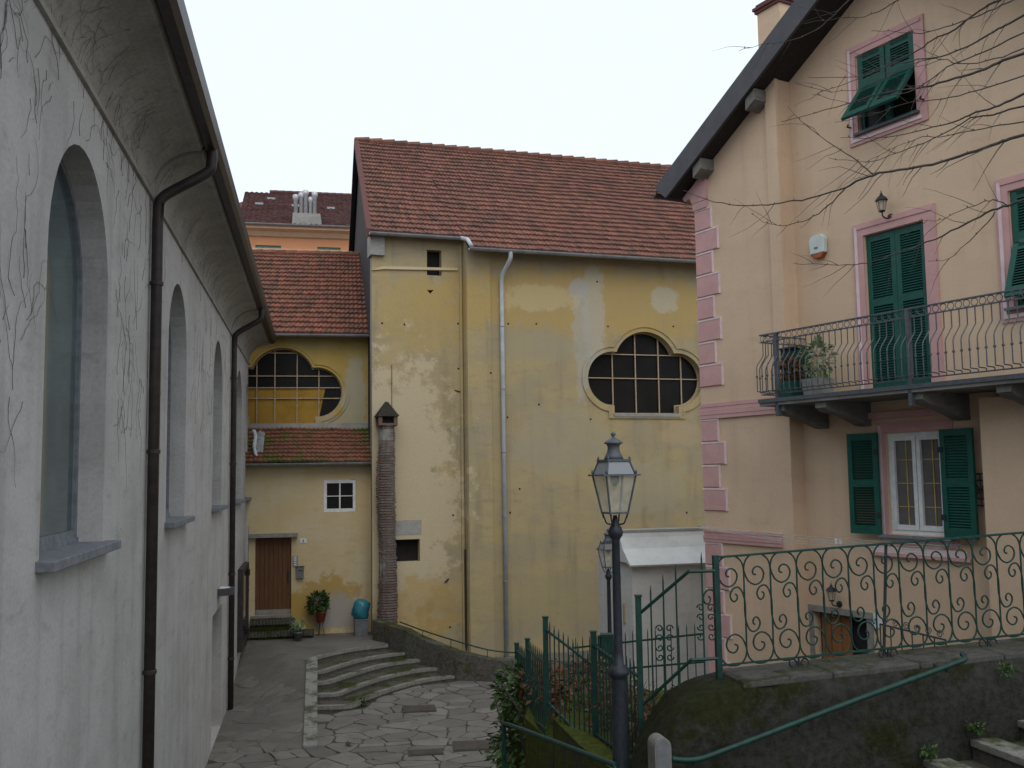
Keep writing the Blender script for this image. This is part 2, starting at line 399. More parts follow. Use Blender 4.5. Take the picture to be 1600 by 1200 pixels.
# ---- curved steps
S = [[(488,1104),(549,1101.5),(567.5,1092),(595.6,1081),(630,1070),(667.5,1061),(712,1055)],
     [(488,1084.5),(527,1083),(549,1075),(580,1064),(611,1055),(646,1047.5),(684,1043)],
     [(488,1066),(514,1064),(542,1055),(574,1045),(611,1036),(657,1030)],
     [(488,1049),(508,1047),(542,1036),(580,1026.5),(632,1019)],
     [(480,1031.5),(505,1023.5),(549,1014),(606,1007)]]
RISE = LZ/5
stairs = struct(bpy.data.objects.new('curved_stairs', None)); COL.objects.link(stairs)
curves = []
for k, pts in enumerate(S):
    z = RISE*(k+1); c = [hz(x, y, z) for x, y in pts]; c = subdiv(c, 4); curves.append(c)
backR = curves[4][-1] + Vector((.35, .25, 0))
for k, c in enumerate(curves):
    z = RISE*(k+1)
    if k < 4:
        nx = curves[k+1]; poly = [(p.x, p.y) for p in c] + [(p.x+.2, p.y+.5) for p in (nx[-1],)] + [(p.x+.05, p.y+.25) for p in reversed(nx)]
        MB().prism(poly, lambda u, v, w: (u, v, w), -.05, z-.012).build('step', M['step'], stairs)
    ed = MB()                                   # pale stone edge, cut into slabs
    m = len(c)-1; i = 0
    while i < m:
        j = min(m, i+random.choice((4, 5, 6)))
        seg = c[i:j+1]; tan = [(seg[min(q+1, len(seg)-1)]-seg[max(q-1, 0)]).normalized() for q in range(len(seg))]
        inn = [Vector((-t.y, t.x, 0)) for t in tan]
        o = [(p.x-n.x*.015, p.y-n.y*.015) for p, n in zip(seg, inn)]; q = [(p.x+n.x*.13, p.y+n.y*.13) for p, n in zip(seg, inn)]
        jz = random.uniform(-.006, .006)
        MB().prism(o+q[::-1], lambda u, v, w: (u, v, w), z-.07, z+jz).build('edge_slab', M['nosing'], stairs)
        i = j
    MB().prism([(p.x+.012*0, p.y+.012) for p in c]+[(p.x, p.y+.2) for p in reversed(c)], lambda u, v, w: (u, v, w), z-RISE-.04, z-.071).build('riser', M['step'], stairs)
# landing
fl = [FA.w(-2.6, .05), FA.w(1.7, .05)]
land = [(p.x, p.y+.2) for p in curves[4]] + [(backR.x+.2, backR.y+.9), (fl[1].x, fl[1].y), (fl[0].x, fl[0].y), (W1.x-.1, W1.y), (K1.x-.02, K1.y)]
struct(MB().prism(land, lambda u, v, w: (u, v, w), -.05, LZ-.006).build('landing', M['landing']))
# kerb between ramp and steps, in three lengths
kd = (K1-K0).normalized(); kn = Vector((kd.y, -kd.x, 0)).normalized()
kerb = struct(bpy.data.objects.new('kerb', None)); COL.objects.link(kerb)
for i in range(6):
    a = K0.lerp(K1, i/6+.002); c = K0.lerp(K1, (i+1)/6-.002); mb = MB()
    for p in (a, c):
        for s, z in ((-.02, -.25), (.24, -.25), (.24, .05), (-.02, .05)):
            q = p+kn*s; mb.v.append((q.x, q.y, p.z+z))
    mb.f = [(0, 1, 2, 3), (7, 6, 5, 4), (0, 4, 5, 1), (1, 5, 6, 2), (2, 6, 7, 3), (3, 7, 4, 0)]
    bevel(mb.build('kerb_stone', M['kerb'], kerb), .012)
# ---- crazy paving: irregular flat stones, each its own piece
def clip(poly, a, n):
    o = []
    for i in range(len(poly)):
        p, q = poly[i], poly[(i+1) % len(poly)]
        dp = (p[0]-a[0])*n[0]+(p[1]-a[1])*n[1]; dq = (q[0]-a[0])*n[0]+(q[1]-a[1])*n[1]
        if dp <= 0: o.append(p)
        if dp*dq < 0: t = dp/(dp-dq); o.append((p[0]+(q[0]-p[0])*t, p[1]+(q[1]-p[1])*t))
    return o
def inside(p, poly):
    c = False
    for i in range(len(poly)):
        a, b2 = poly[i], poly[i-1]
        if (a[1] > p[1]) != (b2[1] > p[1]) and p[0] < (b2[0]-a[0])*(p[1]-a[1])/(b2[1]-a[1])+a[0]: c = not c
    return c
rnd = random.Random(3)
step1 = [(p.x, p.y) for p in curves[0]]
low = [(W0.x-.2, 15.6)] + [(LB.w(-.02, 0).x, LB.w(-.02, 0).y)] + [(K0.x, K0.y)] + step1 + [(-.2, 24.9), (1.4, 24.7), (1.4, 15.6)]
GR = .40; seeds = []
y = 15.0
while y < 25.6:
    x = -7.5
    while x < 2:
        seeds.append((x+rnd.uniform(-.6, .6)*GR*1.4, y+rnd.uniform(-.55, .55)*GR)); x += GR*rnd.choice((1.0, 1.3, 1.8))
    y += GR
def stones(seeds, test, zf, parent, gap=.016, th=.014):
    for i, s in enumerate(seeds):
        if not test(s): continue
        poly = [(s[0]-1, s[1]-1), (s[0]+1, s[1]-1), (s[0]+1, s[1]+1), (s[0]-1, s[1]+1)]
        for t in seeds:
            if t is s: continue
            dx, dy = t[0]-s[0], t[1]-s[1]; D = math.hypot(dx, dy)
            if D > 1.5: continue
            g = gap*rnd.uniform(.5, 1.5)
            poly = clip(poly, (s[0]+dx*.5-dx/D*g*.5, s[1]+dy*.5-dy/D*g*.5), (dx/D, dy/D))
            if len(poly) < 3: break
        if len(poly) < 3: continue
        # worn corners
        w = []
        for k in range(len(poly)):
            p, q = poly[k], poly[(k+1) % len(poly)]
            for f in (.12, .5, .88):
                w.append((p[0]+(q[0]-p[0])*f+rnd.uniform(-.016, .016), p[1]+(q[1]-p[1])*f+rnd.uniform(-.016, .016)))
        k = len(w); mb = MB(); jz = rnd.uniform(-.006, .008); tl = rnd.uniform(-.012, .012)
        mb.v = [(u, v, zf(u, v)-.05) for u, v in w] + [(s[0]+(u-s[0])*.97, s[1]+(v-s[1])*.97, zf(u, v)+th+jz+tl*(u-s[0])) for u, v in w]
        mb.f = [(a, (a+1) % k, k+(a+1) % k, k+a) for a in range(k)] + [tuple(range(k, 2*k))]
        mb.build('paving_stone', M['pave'], parent)
stones(seeds, lambda s: inside(s, low), lambda u, v: 0.0, plaza)
def rz(u, v):
    best = LZ*sm((v-19.5)/5.5); return best
# lower half of the ramp is paved too
def ramp_uv(u, v):
    t = (v-W0.y)/(W1.y-W0.y); return t
def ramp_z(px, py):
    # invert approximately along v
    best = None
    for j in range(0, 41):
        vv = j/40; a = W0.lerp(W1, vv); c = K0.lerp(K1, vv)
        e = c-a; q = Vector((px, py, 0))-Vector((a.x, a.y, 0)); ex = Vector((e.x, e.y, 0)); u = q.dot(ex)/ex.length_squared
        r = (q-ex*u).length
        if best is None or r < best[0]: best = (r, u, vv)
    return ramp_pt(best[1], best[2]).z, best[1], best[2]
def on_ramp(s):
    z, u, v = ramp_z(*s); return .03 < u < .9 and .0 <= v < .62 and s[1] > W0.y
stones([s for s in seeds if -8 < s[0] < -3.5], on_ramp, lambda u, v: ramp_z(u, v)[0]-.012, plaza, .02)
# cast covers set in the paving
def cover(px, py, w, d, rz, label):
    p = hz(px, py, .03); o = thing('drain_cover', label, 'drain cover', (p.x, p.y, .012), rz, 'covers set in the plaza paving')
    box('frame', M['joint'], o, -w/2-.04, w/2+.04, -d/2-.04, d/2+.04, 0, .022)
    box('lid', M['lid'], o, -w/2, w/2, -d/2, d/2, .004, .03)
cover(655, 1107, .62, .5, .15, 'reddish grey drain cover below the foot of the curved steps')
cover(745, 1164, .8, .55, .1, 'large dark drain cover in paving beside the shrub')
cover(665, 1175, .55, .28, .15, 'narrow slate drain cover at the bottom edge of the plaza')

# ================================================================== parapet wall by the steps
def pw(px, py, z, top): p = hz(px, py, z); return (p, zat(p, top))
path = [pw(582, 1000, LZ, 968), pw(606, 1008, LZ-.05, 976), pw(632, 1020, .5, 984), pw(657, 1031, .38, 997), pw(684, 1044, .25, 1008), pw(713, 1063, .02, 1018), pw(770, 1066, 0, 1030), pw(850, 1062, 0, 1034), pw(940, 1058, 0, 1036)]
par = tag(MB().build('tmp', None), 'x', 'x'); bpy.data.objects.remove(par)
fine = []
for i in range(len(path)-1):
    for j in range(5):
        t = j/5; fine.append((path[i][0].lerp(path[i+1][0], t), path[i][1]*(1-t)+path[i+1][1]*t))
fine.append(path[-1])
mb = MB()
for i, (p, z) in enumerate(fine):
    a = fine[max(i-1, 0)][0]; c = fine[min(i+1, len(fine)-1)][0]; t = (c-a); t.z = 0; t.normalize(); n = Vector((-t.y, t.x, 0))
    jz = noise.noise((p.x*2, p.y*2, 0))*.02
    for s, h in ((0, -.1), (.0, z-.02+jz), (.03, z+jz), (.24, z+jz), (.27, z-.03+jz), (.27, -.1)):
        q = p+n*s; mb.v.append((q.x, q.y, h))
for i in range(len(fine)-1):
    for k in range(5): a = i*6+k; mb.f.append((a, a+1, a+7, a+6))
mb.f += [(0, 1, 2, 3, 4, 5), tuple((len(fine)-1)*6+k for k in range(6))]
tag(mb.build('parapet_wall', M['parapet']), 'low mossy parapet wall beside the curved steps', 'wall')
# thin handrail on it
hr = thing('parapet_handrail', 'thin green handrail along the low parapet by the church', 'handrail')
rp = []
for (px, py), i in zip([(620, 972), (660, 985), (705, 999), (760, 1015), (800, 1020)], (8, 15, 23, 29, 32)):
    q = fine[i][0]+Vector((.05, .12, 0)); rp.append(Vector((q.x, q.y, zat(q, py))))
MB().tube(subdiv(rp, 4), .018, 8).build('rail', M['greeniron'], hr, True)
for i, (q, k) in enumerate(zip(rp[1:], (15, 23, 29, 32))):
    MB().tube([(q.x, q.y, fine[k][1]-.03), q], .011, 6).build('post', M['greeniron'], hr)

# ================================================================== grey hall on the left
hall = place(thing('plaster_hall', 'long grey plaster hall with tall arched windows and coved eave', 'building'), LB)
WIN = [(-11.2, 1.04), (-5.43, .93), (.37, .92), (5.9, .94)]
holes = []
def archp(c, r, z0=4.45, zt=7.66): return [(c-r, z0), (c+r, z0)] + arc(c, zt-r, r, 0, 180, 18)
for c, r in WIN: holes.append(archp(c, r))
holes.append(archp(8.75, .42, 4.5, 7.6))
DX0, DX1 = -.2, 1.75
holes.append([(DX0, .02), (DX1, .02), (DX1, 2.45), (DX0, 2.45)])
wall = MB().sheet([(-24, -.3), (9.15, -.3), (9.15, 8.4), (-24, 8.4)], holes, 0, .26)
wall.quad((9.15, 0, -.3), (9.15, 9, -.3), (9.15, 9, 8.4), (9.15, 0, 8.4)); wall.quad((-24, 0, -.3), (-24, 9, -.3), (-24, 9, 8.4), (-24, 0, 8.4))
wall.quad((-24, 9, -.3), (9.15, 9, -.3), (9.15, 9, 8.4), (-24, 9, 8.4))
wall.build('wall', M['hall'], hall)
for c, r in WIN+[(8.75, .42)]:
    fo = archp(c, r+.02, 4.45); fi = archp(c, r-.06, 4.56, 7.60)
    fr = MB(); fr.sheet(fo, [fi], .215, .05); w_ = fr.build('window', M['sill'], hall)
    mb = MB(); mb.sheet(fi, [], .25, 0); mb.build('pane', M['hallpane'], w_)
    box('sill', M['sill'], w_, c-r-.09, c+r+.16, -.13, .24, 4.38, 4.455, bev=.008)
    mb = MB(); mb.box(c-r, c+r, .2, .262, 4.456, 4.50); mb.build('lower_rail', M['sill'], w_)
d_ = MB(); d_.box(DX0, DX1, .255, .30, 0, 2.45); d_ = d_.build('door', M['brownmetal'], hall)
box('handle', M['zinc'], d_, DX0+.1, DX0+.13, .22, .254, 1.0, 1.2)
# coved eave
cp = [(0, 8.17), (-.035, 8.175), (-.04, 8.22), (-.01, 8.24)] + [(-.02-.52*(1-math.cos(math.radians(a))), 8.24+.5*math.sin(math.radians(a))) for a in range(6, 91, 7)] + [(-.58, 8.80), (0, 8.80)]
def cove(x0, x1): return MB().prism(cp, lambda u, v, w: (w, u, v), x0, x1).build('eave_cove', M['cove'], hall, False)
PIPES = [-7.93, 3.15]
xs = [-24, -7.99, -7.87, 3.09, 3.21, 9.15]
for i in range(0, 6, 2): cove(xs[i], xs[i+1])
for xp in PIPES:
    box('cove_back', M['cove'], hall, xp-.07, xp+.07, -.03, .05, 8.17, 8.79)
g = [(-.585, 8.80), (-.60, 8.76), (-.70, 8.76), (-.745, 8.82), (-.75, 9.0), (-.72, 9.0), (-.71, 8.85), (-.60, 8.83), (-.59, 9.0), (-.58, 9.0)]
MB().prism(g, lambda u, v, w: (w, u, v), -24, 9.1).build('gutter', M['brownmetal'], hall)
for xp in PIPES:
    pts = [(xp, -.66, 8.80), (xp, -.66, 8.62), (xp, -.60, 8.5), (xp, -.18, 8.24), (xp, -.085, 8.12), (xp, -.08, 7.9), (xp, -.08, -.1 if xp > 0 else -.2)]
    q = subdiv([Vector(p) for p in pts[:5]], 5)+[Vector(p) for p in pts[5:]]
    p_ = MB().tube(q, .062, 12).build('downpipe', M['brownmetal'], hall, True)
    for z in (7.2, 5.3, 2.9, 1.1): MB().lathe([(.068, -.025), (.074, -.02), (.074, .02), (.068, .025)], (xp, -.08, z), 12).build('pipe_bracket', M['brownmetal'], p_)
box('roof_board', M['darkwood'], hall, -24, 9.2, -.72, 0, 9.005, 9.04)
tile_roof('roof_tiles', M['tile'], hall, -24, 9.3, (-.66, 9.05), (4.5, 11.6), 15, .3, seed=4)
MB().quad((-24, 9.8, 9.05), (9.3, 9.8, 9.05), (9.3, 4.5, 11.6), (-24, 4.5, 11.6)).build('rear_roof', M['tile'], hall)
MB().quad((9.14, -.6, 8.8), (9.14, 9.4, 8.8), (9.14, 4.5, 11.4)).build('gable', M['hall'], hall)
# dry creeper on the hall
mb = MB(); rnd = random.Random(11)
def creep(x, z, y, ln, tilt, r, cove_=False):
    pts = []; a = tilt
    for i in range(ln):
        yy = y
        if cove_ and z > 8.24:
            s = min(1, (z-8.24)/.5); yy = -.02-.52*(1-math.cos(math.asin(s)))-.006
            if z > 8.72: break
        pts.append(Vector((x, yy-rnd.uniform(.002, .012), z))); a += rnd.gauss(0, .42); a = a*.9+tilt*.1
        x += math.sin(a)*.07; z += math.cos(a)*.07
    if len(pts) > 2: mb.tube(pts, [r*(1-.8*i/len(pts)) for i in range(len(pts))], 3, False)
for i in range(560):
    x = rnd.choice((rnd.uniform(-14.5, -7.5), rnd.uniform(-14.5, -9), rnd.uniform(-8, 8)))
    if rnd.random() < .28: creep(x, rnd.uniform(8.26, 8.7), 0, rnd.randint(3, 9), rnd.uniform(-3, 3), .0022, True)
    else:
        z = rnd.uniform(5.4, 8.1)
        if any(abs(x-c) < r+.35 for c, r in WIN) and z < 7.7: continue
        creep(x, z, 0, rnd.randint(3, 15), rnd.choice((0, .5, -.5, PI, .9)), .0024)
o = mb.build('dry_creeper', M['vine'], None, kind='stuff', recalc=False); place(o, LB)
tag(o, 'dry leafless creeper tendrils clinging to grey hall wall and eave', 'creeper')
# fittings of the hall
t = place(thing('notice_board', 'black framed glazed notice board on the grey hall wall', 'notice board'), LB, 7.1, 0, 0)
MB().sheet([(-1.15, .75), (1.15, .75), (1.15, 2.75), (-1.15, 2.75)], [[(-1.03, .87), (1.03, .87), (1.03, 2.63), (-1.03, 2.63)]], -.13, .13).build('frame', M['brownmetal'], t)
mb = MB(); mb.quad((-1.15, -.13, .75), (-1.15, 0, .75), (-1.15, 0, 2.75), (-1.15, -.13, 2.75)); mb.quad((-1.15, -.13, 2.75), (1.15, -.13, 2.75), (1.15, 0, 2.75), (-1.15, 0, 2.75)); mb.quad((-1.15, -.13, .75), (1.15, -.13, .75), (1.15, 0, .75), (-1.15, 0, .75))
mb.build('casing', M['brownmetal'], t); MB().quad((-1.05, -.09, .85), (1.05, -.09, .85), (1.05, -.09, 2.65), (-1.05, -.09, 2.65)).build('glass', M['blacklam'], t)
for z in (.85, 2.4): box('hinge', M['brownmetal'], t, .95, 1.12, -.16, -.131, z, z+.16)
t = place(thing('fire_alarm_point', 'small red box on hall wall at the notice board end', 'alarm box'), LB, 8.5, 0, 2.05)
box('body', M['red'], t, -.09, .09, -.12, -.002, -.12, .12, bev=.01); box('front', M['whitepaint'], t, -.05, .05, -.126, -.121, -.05, .05)
t = place(thing('wall_light', 'half round dark metal wall light above the hall side door', 'wall light'), LB, .95, 0, 2.72)
MB().prism([(-.28, 0)]+[(-.28*math.cos(math.radians(a)), -.3*math.sin(math.radians(a))) for a in range(15, 166, 15)]+[(.28, 0)], lambda u, v, w: (u, v-.002, w), 0, .13).build('shade', M['fascia'], t)
MB().prism([(-.2, -.02)]+[(-.2*math.cos(math.radians(a)), -.22*math.sin(math.radians(a))) for a in range(15, 166, 15)]+[(.2, -.02)], lambda u, v, w: (u, v, w), -.02, .135).build('diffuser', M['whitepaint'], t)
# ================================================================== far apartment block
AP = Fr(hy(450, 400, 52), math.radians(12))
apt = place(thing('apartment_block', 'orange apartment block with dark red hipped roof behind the chapel', 'building'), AP)
ez = AP.hit(470, 357)[1]; xl = AP.hit(352, 330)[0]-1.5
x1 = xl+24; RZ = AP.hit(400, 299, 5)[1]
holes = []; wx = []
for px0, px1 in ((399, 439), (496, 532)):
    a = AP.hit(px0, 385)[0]; c = AP.hit(px1, 385)[0]; wx.append((a, c))
wx += [(wx[1][1]+2.2+i*3.4, wx[1][1]+3.6+i*3.4) for i in range(3)]
zt = AP.hit(440, 384)[1]
for a, c in wx: holes.append([(a, zt-1.5), (c, zt-1.5), (c, zt), (a, zt)])
mb = MB().sheet([(xl, -.08), (x1, -.08), (x1, ez-.5), (xl, ez-.5)], holes, 0, .15)
mb.quad((xl, 0, -.08), (xl, 11, -.08), (xl, 11, ez), (xl, 0, ez)); mb.quad((x1, 0, -.08), (x1, 11, -.08), (x1, 11, ez), (x1, 0, ez)); mb.quad((xl, 11, -.08), (x1, 11, -.08), (x1, 11, ez), (xl, 11, ez))
mb.build('wall', M['apt'], apt)
for a, c in wx:
    w_ = MB(); n = 14
    w_.box(a, c, .09, .12, zt-1.5, zt); w_ = w_.build('window', M['fgs'], apt)
    mb = MB()
    for i in range(n): mb.box(a+.05, (a+c)/2-.03, .06, .085, zt-1.45+i*.1, zt-1.40+i*.1).box((a+c)/2+.03, c-.05, .06, .085, zt-1.45+i*.1, zt-1.40+i*.1)
    mb.build('shutter_slats', M['fgs'], w_, kind='stuff')
box('frieze', M['aptband'], apt, xl-.1, x1+.1, -.12, 0, ez-1.35, ez-1.15)
MB().prism([(0, ez-.55), (-.15, ez-.5), (-.3, ez-.28), (-.65, ez-.2), (-.65, ez-.02), (0, ez-.02)], lambda u, v, w: (w, u, v), xl-.4, x1+.4).build('cornice', M['aptband'], apt)
gutter('gutter', M['zinc'], apt, xl-.5, x1+.5, -.78, ez+.02, .09)
rl = (RZ-ez)
tile_roof('roof_tiles', M['tilef'], apt, xl+2.2, x1-2, (-.7, ez), (5.2, RZ), 26, .28, .045, .05, seed=6)
mb = MB(); mb.quad((xl-.6, -.7, ez), (xl+2.3, -.7, ez-.01), (xl+4.5, 5.2, RZ), (xl+3.6, 5.2, RZ)); mb.quad((xl-.6, -.7, ez), (xl+3.6, 5.2, RZ), (xl-.6, 11.5, ez)); mb.quad((x1+.6, -.7, ez), (x1-2.2, 5.2, RZ), (x1+.6, 11.5, ez)); mb.quad((xl-.6, 11.5, ez), (xl+3.6, 5.2, RZ), (x1-2.2, 5.2, RZ), (x1+.6, 11.5, ez))
mb.build('hip_roof', M['tilef'], apt)
rt = MB(); rt.tint = []
k = 0; xx = xl+3.6
while xx < x1-2: rt.tube([(xx, 5.2, RZ+.03), (xx+.46, 5.2, RZ+.05)], .14, 8); xx += .42
rt.tint = [random.random() for _ in rt.f]; rt.build('ridge_tiles', M['tilef'], apt, kind='stuff')
# chimney with five flues
yc = -.6
while AP.hit(478, 352, yc)[1] > ez+(yc+.7)/5.9*rl: yc += .02
cx0, cz0 = AP.hit(456, 350, yc); cx1, _ = AP.hit(501, 350, yc); czt = AP.hit(478, 333, yc)[1]
ch = MB(); pr = [(cx0-.12, cz0-.06), (cx1+.14, cz0-.10), (cx1+.06, cz0+.05), (cx1-.02, czt), (cx0+.05, czt), (cx0, cz0)]
ch = ch.prism(pr, lambda u, v, w: (u, w, v), yc, yc+1.1).build('chimney', M['cement'], apt)
for px, top, r in ((462, 304, .11), (470.5, 301, .10), (477.5, 297, .11), (485, 308, .09), (491.5, 300, .11)):
    x, _ = AP.hit(px, 330, yc+.5); _, zt2 = AP.hit(px, top, yc+.5)
    MB().lathe([(r, czt-.05), (r, zt2-.3), (r*1.5, zt2-.25), (r*1.5, zt2-.05), (r*.9, zt2)], (x, yc+.5, 0), 10).build('flue', M['flue'], ch, True)
for px, py in ((424, 310), (405, 318), (517, 325), (462, 321)):
    for yy in [q*.05 for q in range(0, 110)]:
        x, z = AP.hit(px, py, yy)
        if z <= ez+(yy+.7)/5.9*rl+.08: break
    MB().box(x-.22, x+.22, yy-.05, yy+.1, z-.06, z+.05).build('snow_guard', M['zinc'], apt)

# ================================================================== quatrefoil openings
def quatre(cx, z0, s=1.0, grow=0.0):
    """lobed baroque opening: flat foot, round side lobes, big round top; s scales, grow offsets outward"""
    g = grow; hw = 1.0*s; r1 = .76*s+g; r2 = .97*s+g; sx, sz = 1.02*s, .98*s; tz_ = 1.36*s
    # where the side lobe meets the top lobe
    dx, dz = sx, sz-tz_; D = math.hypot(dx, dz); a = (r2*r2-r1*r1+D*D)/(2*D); h = math.sqrt(max(0, r2*r2-a*a))
    ux, uz = dx/D, dz/D; ix, iz = a*ux-h*uz, tz_+a*uz+h*ux
    t0 = math.degrees(math.atan2(iz-tz_, ix)); s1 = math.degrees(math.atan2(iz-sz, ix-sx))
    s0 = -math.degrees(math.acos(max(-1, min(1, (hw+g-sx)/r1))))
    p = [(cx-hw-g, z0-g*.8), (cx+hw+g, z0-g*.8)]
    p += arc(cx+sx, z0+sz, r1, s0, s1, 18)
    p += arc(cx, z0+tz_, r2, t0, 180-t0, 22)[1:-1]
    p += arc(cx-sx, z0+sz, r1, 180-s1, 180-s0, 18)
    return p
def in_poly_spans(poly, val, axis):
    """intersections of polygon with line axis=val"""
    r = []
    for i in range(len(poly)):
        a, b2 = poly[i], poly[(i+1) % len(poly)]; q = 1-axis
        if (a[axis] > val) != (b2[axis] > val): r.append(a[q]+(b2[q]-a[q])*(val-a[axis])/(b2[axis]-a[axis]))
    return sorted(r)
def baroque_window(parent, cx, z0, s, y, vx, hzs, blind=None):
    inner = quatre(cx, z0, s)
    w_ = MB().sheet(quatre(cx, z0, s, .012), [quatre(cx, z0, s, -.035)], y+.02, .05).build('window', M['rust'], parent)
    MB().sheet(inner, [], y+.06, 0).build('pane', M['darkpane'], w_)
    for v in vx:
        r = in_poly_spans(inner, v, 0)
        if len(r) >= 2: box('glazing_bar', M['rust'], w_, v-.015, v+.015, y+.0, y+.045, r[0], r[-1])
    for h in hzs:
        r = in_poly_spans(inner, h, 1)
        if len(r) >= 2: box('glazing_bar', M['rust'], w_, r[0], r[-1], y+.003, y+.04, h-.014, h+.014)
    return w_
def moulding(parent, mat, cx, z0, s, y, bands):
    """stepped rings round the opening; bands: (grow_in, grow_out, proud)"""
    for gi, go, pr in bands:
        mb = MB(); a = quatre(cx, z0, s, gi); c = quatre(cx, z0, s, go); k = len(a); n = len(mb.v)
        mb.v += [(u, y-pr, v) for u, v in a]+[(u, y-pr, v) for u, v in c]+[(u, y+.02, v) for u, v in c]+[(u, y+.02, v) for u, v in a]
        for i in range(k):
            j = (i+1) % k
            for q in range(4): mb.f.append((q*k+i, q*k+j, ((q+1) % 4)*k+j, ((q+1) % 4)*k+i))
        mb.build('window_moulding', mat, parent)

# ================================================================== chapel wing with the door
chap = place(thing('chapel_wing', 'low yellow chapel wing with lobed window and lean-to entrance', 'building'), FA)
EX0, EX1 = -2.75, 1.70
dx0, dz1 = FA.hit(399, 841); dx1, _ = FA.hit(455.5, 841); _, dz0 = FA.hit(428, 961)
wx0, wz1 = FA.hit(509, 753); wx1, wz0 = FA.hit(553, 797)
holes = [[(dx0, dz0), (dx1, dz0), (dx1, dz1), (dx0, dz1)], [(wx0-.06, wz0-.05), (wx1+.06, wz0-.05), (wx1+.06, wz1+.06), (wx0-.06, wz1+.06)]]
lz = FA.hit(490, 722, -.32)[1]; lt = FA.hit(490, 668, 1.38)[1]
MB().sheet([(EX0, .2), (EX1, .2), (EX1, lz-.02), (EX0, lz-.02)], holes, 0, .16).build('lower_wall', M['chapel'], chap)
door = MB(); n = 8; dw = (dx1-dx0)/n
door.box(dx0, dx1, .14, .17, dz0, dz1); door = door.build('door', M['wood'], chap)
for i in range(n): box('plank', M['wood'], door, dx0+i*dw+.006, dx0+(i+1)*dw-.006, .105, .141, dz0+.12, dz1-.01)
box('kick_board', M['stone'], door, dx0+.01, dx1-.01, .09, .104, dz0+.01, dz0+.14); box('handle', M['iron'], door, dx1-.1, dx1-.07, .06, .104, dz0+.85, dz0+1.2)
box('door_lintel', M['stone'], chap, dx0-.16, dx1+.17, -.22, .02, dz1+.02, dz1+.12)
box('threshold', M['stone'], chap, dx0-.1, dx1+.04, -.06, .15, dz0-.07, dz0-.002)
w_ = MB().sheet([(wx0-.05, wz0-.04), (wx1+.05, wz0-.04), (wx1+.05, wz1+.05), (wx0-.05, wz1+.05)], [[(wx0+.03, wz0+.05), (wx1-.03, wz0+.05), (wx1-.03, wz1-.04), (wx0+.03, wz1-.04)]], .03, .05).build('window', M['whitepaint'], chap)
MB().quad((wx0, .075, wz0), (wx1, .075, wz0), (wx1, .075, wz1), (wx0, .075, wz1)).build('pane', M['darkpane'], w_)
xm = (wx0+wx1)/2; zm = (wz0+wz1)/2
box('glazing_bar', M['whitepaint'], w_, xm-.02, xm+.02, .035, .07, wz0+.05, wz1-.04); box('glazing_bar', M['whitepaint'], w_, wx0+.03, wx1-.03, .037, .068, zm-.012, zm+.012)
# door steps in brick on edge
ds = thing('door_steps', 'two mossy brick steps below the brown wooden door', 'steps'); place(ds, FA)
for k, (z0, z1, dep) in enumerate(((LZ-.05, LZ+.20, .72), (LZ+.2, dz0-.07, .42))):
    x0, x1_ = (dx0-.12, dx1+.62) if k == 0 else (dx0-.1, dx1+.12)
    box('step', M['mossblock'], ds, x0, x1_, -dep+.1, .0, z0, z1-.06)
    nb = int((x1_-x0)/.085)
    for i in range(nb): bx = x0+(x1_-x0)*i/nb; box('brick', M['parapet'], ds, bx+.008, bx+(x1_-x0)/nb-.008, -dep-.01, -dep+.28, z1-.13, z1)
# upper wall
uz = FA.hit(490, 522, 1.0)[1]
qx = -1.14; qz = FA.hit(440, 664, 1.4)[1]; QS = .985
MB().sheet([(EX0-2, lz-.4), (EX1, lz-.4), (EX1, uz+.1), (EX0-2, uz+.1)], [quatre(qx, qz, QS)], 1.4, .3).build('upper_wall', M['upper'], chap)
moulding(chap, M['upper'], qx, qz, QS, 1.4, [(0, .08, .02), (.08, .14, .05), (.14, .22, .025)])
baroque_window(chap, qx, qz, QS, 1.58, [qx-.75, qx-.25*QS+.02, qx+.42, qx+1.06], [qz+.80, qz+1.12, qz+1.47, qz+2.16])
MB().quad((qx-1.7, 1.636, qz), (qx+1.02, 1.636, qz), (qx+1.25, 1.636, qz+1.12), (qx-1.7, 1.636, qz+1.12)).build('blind', M['ochreblind'], chap)
for x in (EX1,): MB().quad((x, 0, .2), (x, 1.4, .2), (x, 1.4, uz), (x, 0, lz)).build('side_wall', M['chapel'], chap)
tile_roof('lean_to_tiles', M['tilem'], chap, EX0, EX1-.02, (-.36, lz), (1.39, lt), 9, .13, .022, .055, seed=9)
MB().quad((EX0, -.3, lz-.03), (EX1, -.3, lz-.03), (EX1, 1.39, lt-.06), (EX0, 1.39, lt-.06)).build('lean_to_boards', M['darkwood'], chap)
box('flashing', M['cement'], chap, EX0, EX1, 1.33, 1.395, lt-.05, lt+.13)
gutter('lean_to_gutter', M['zinc'], chap, EX0, EX1-.02, -.40, lz-.02, .07)
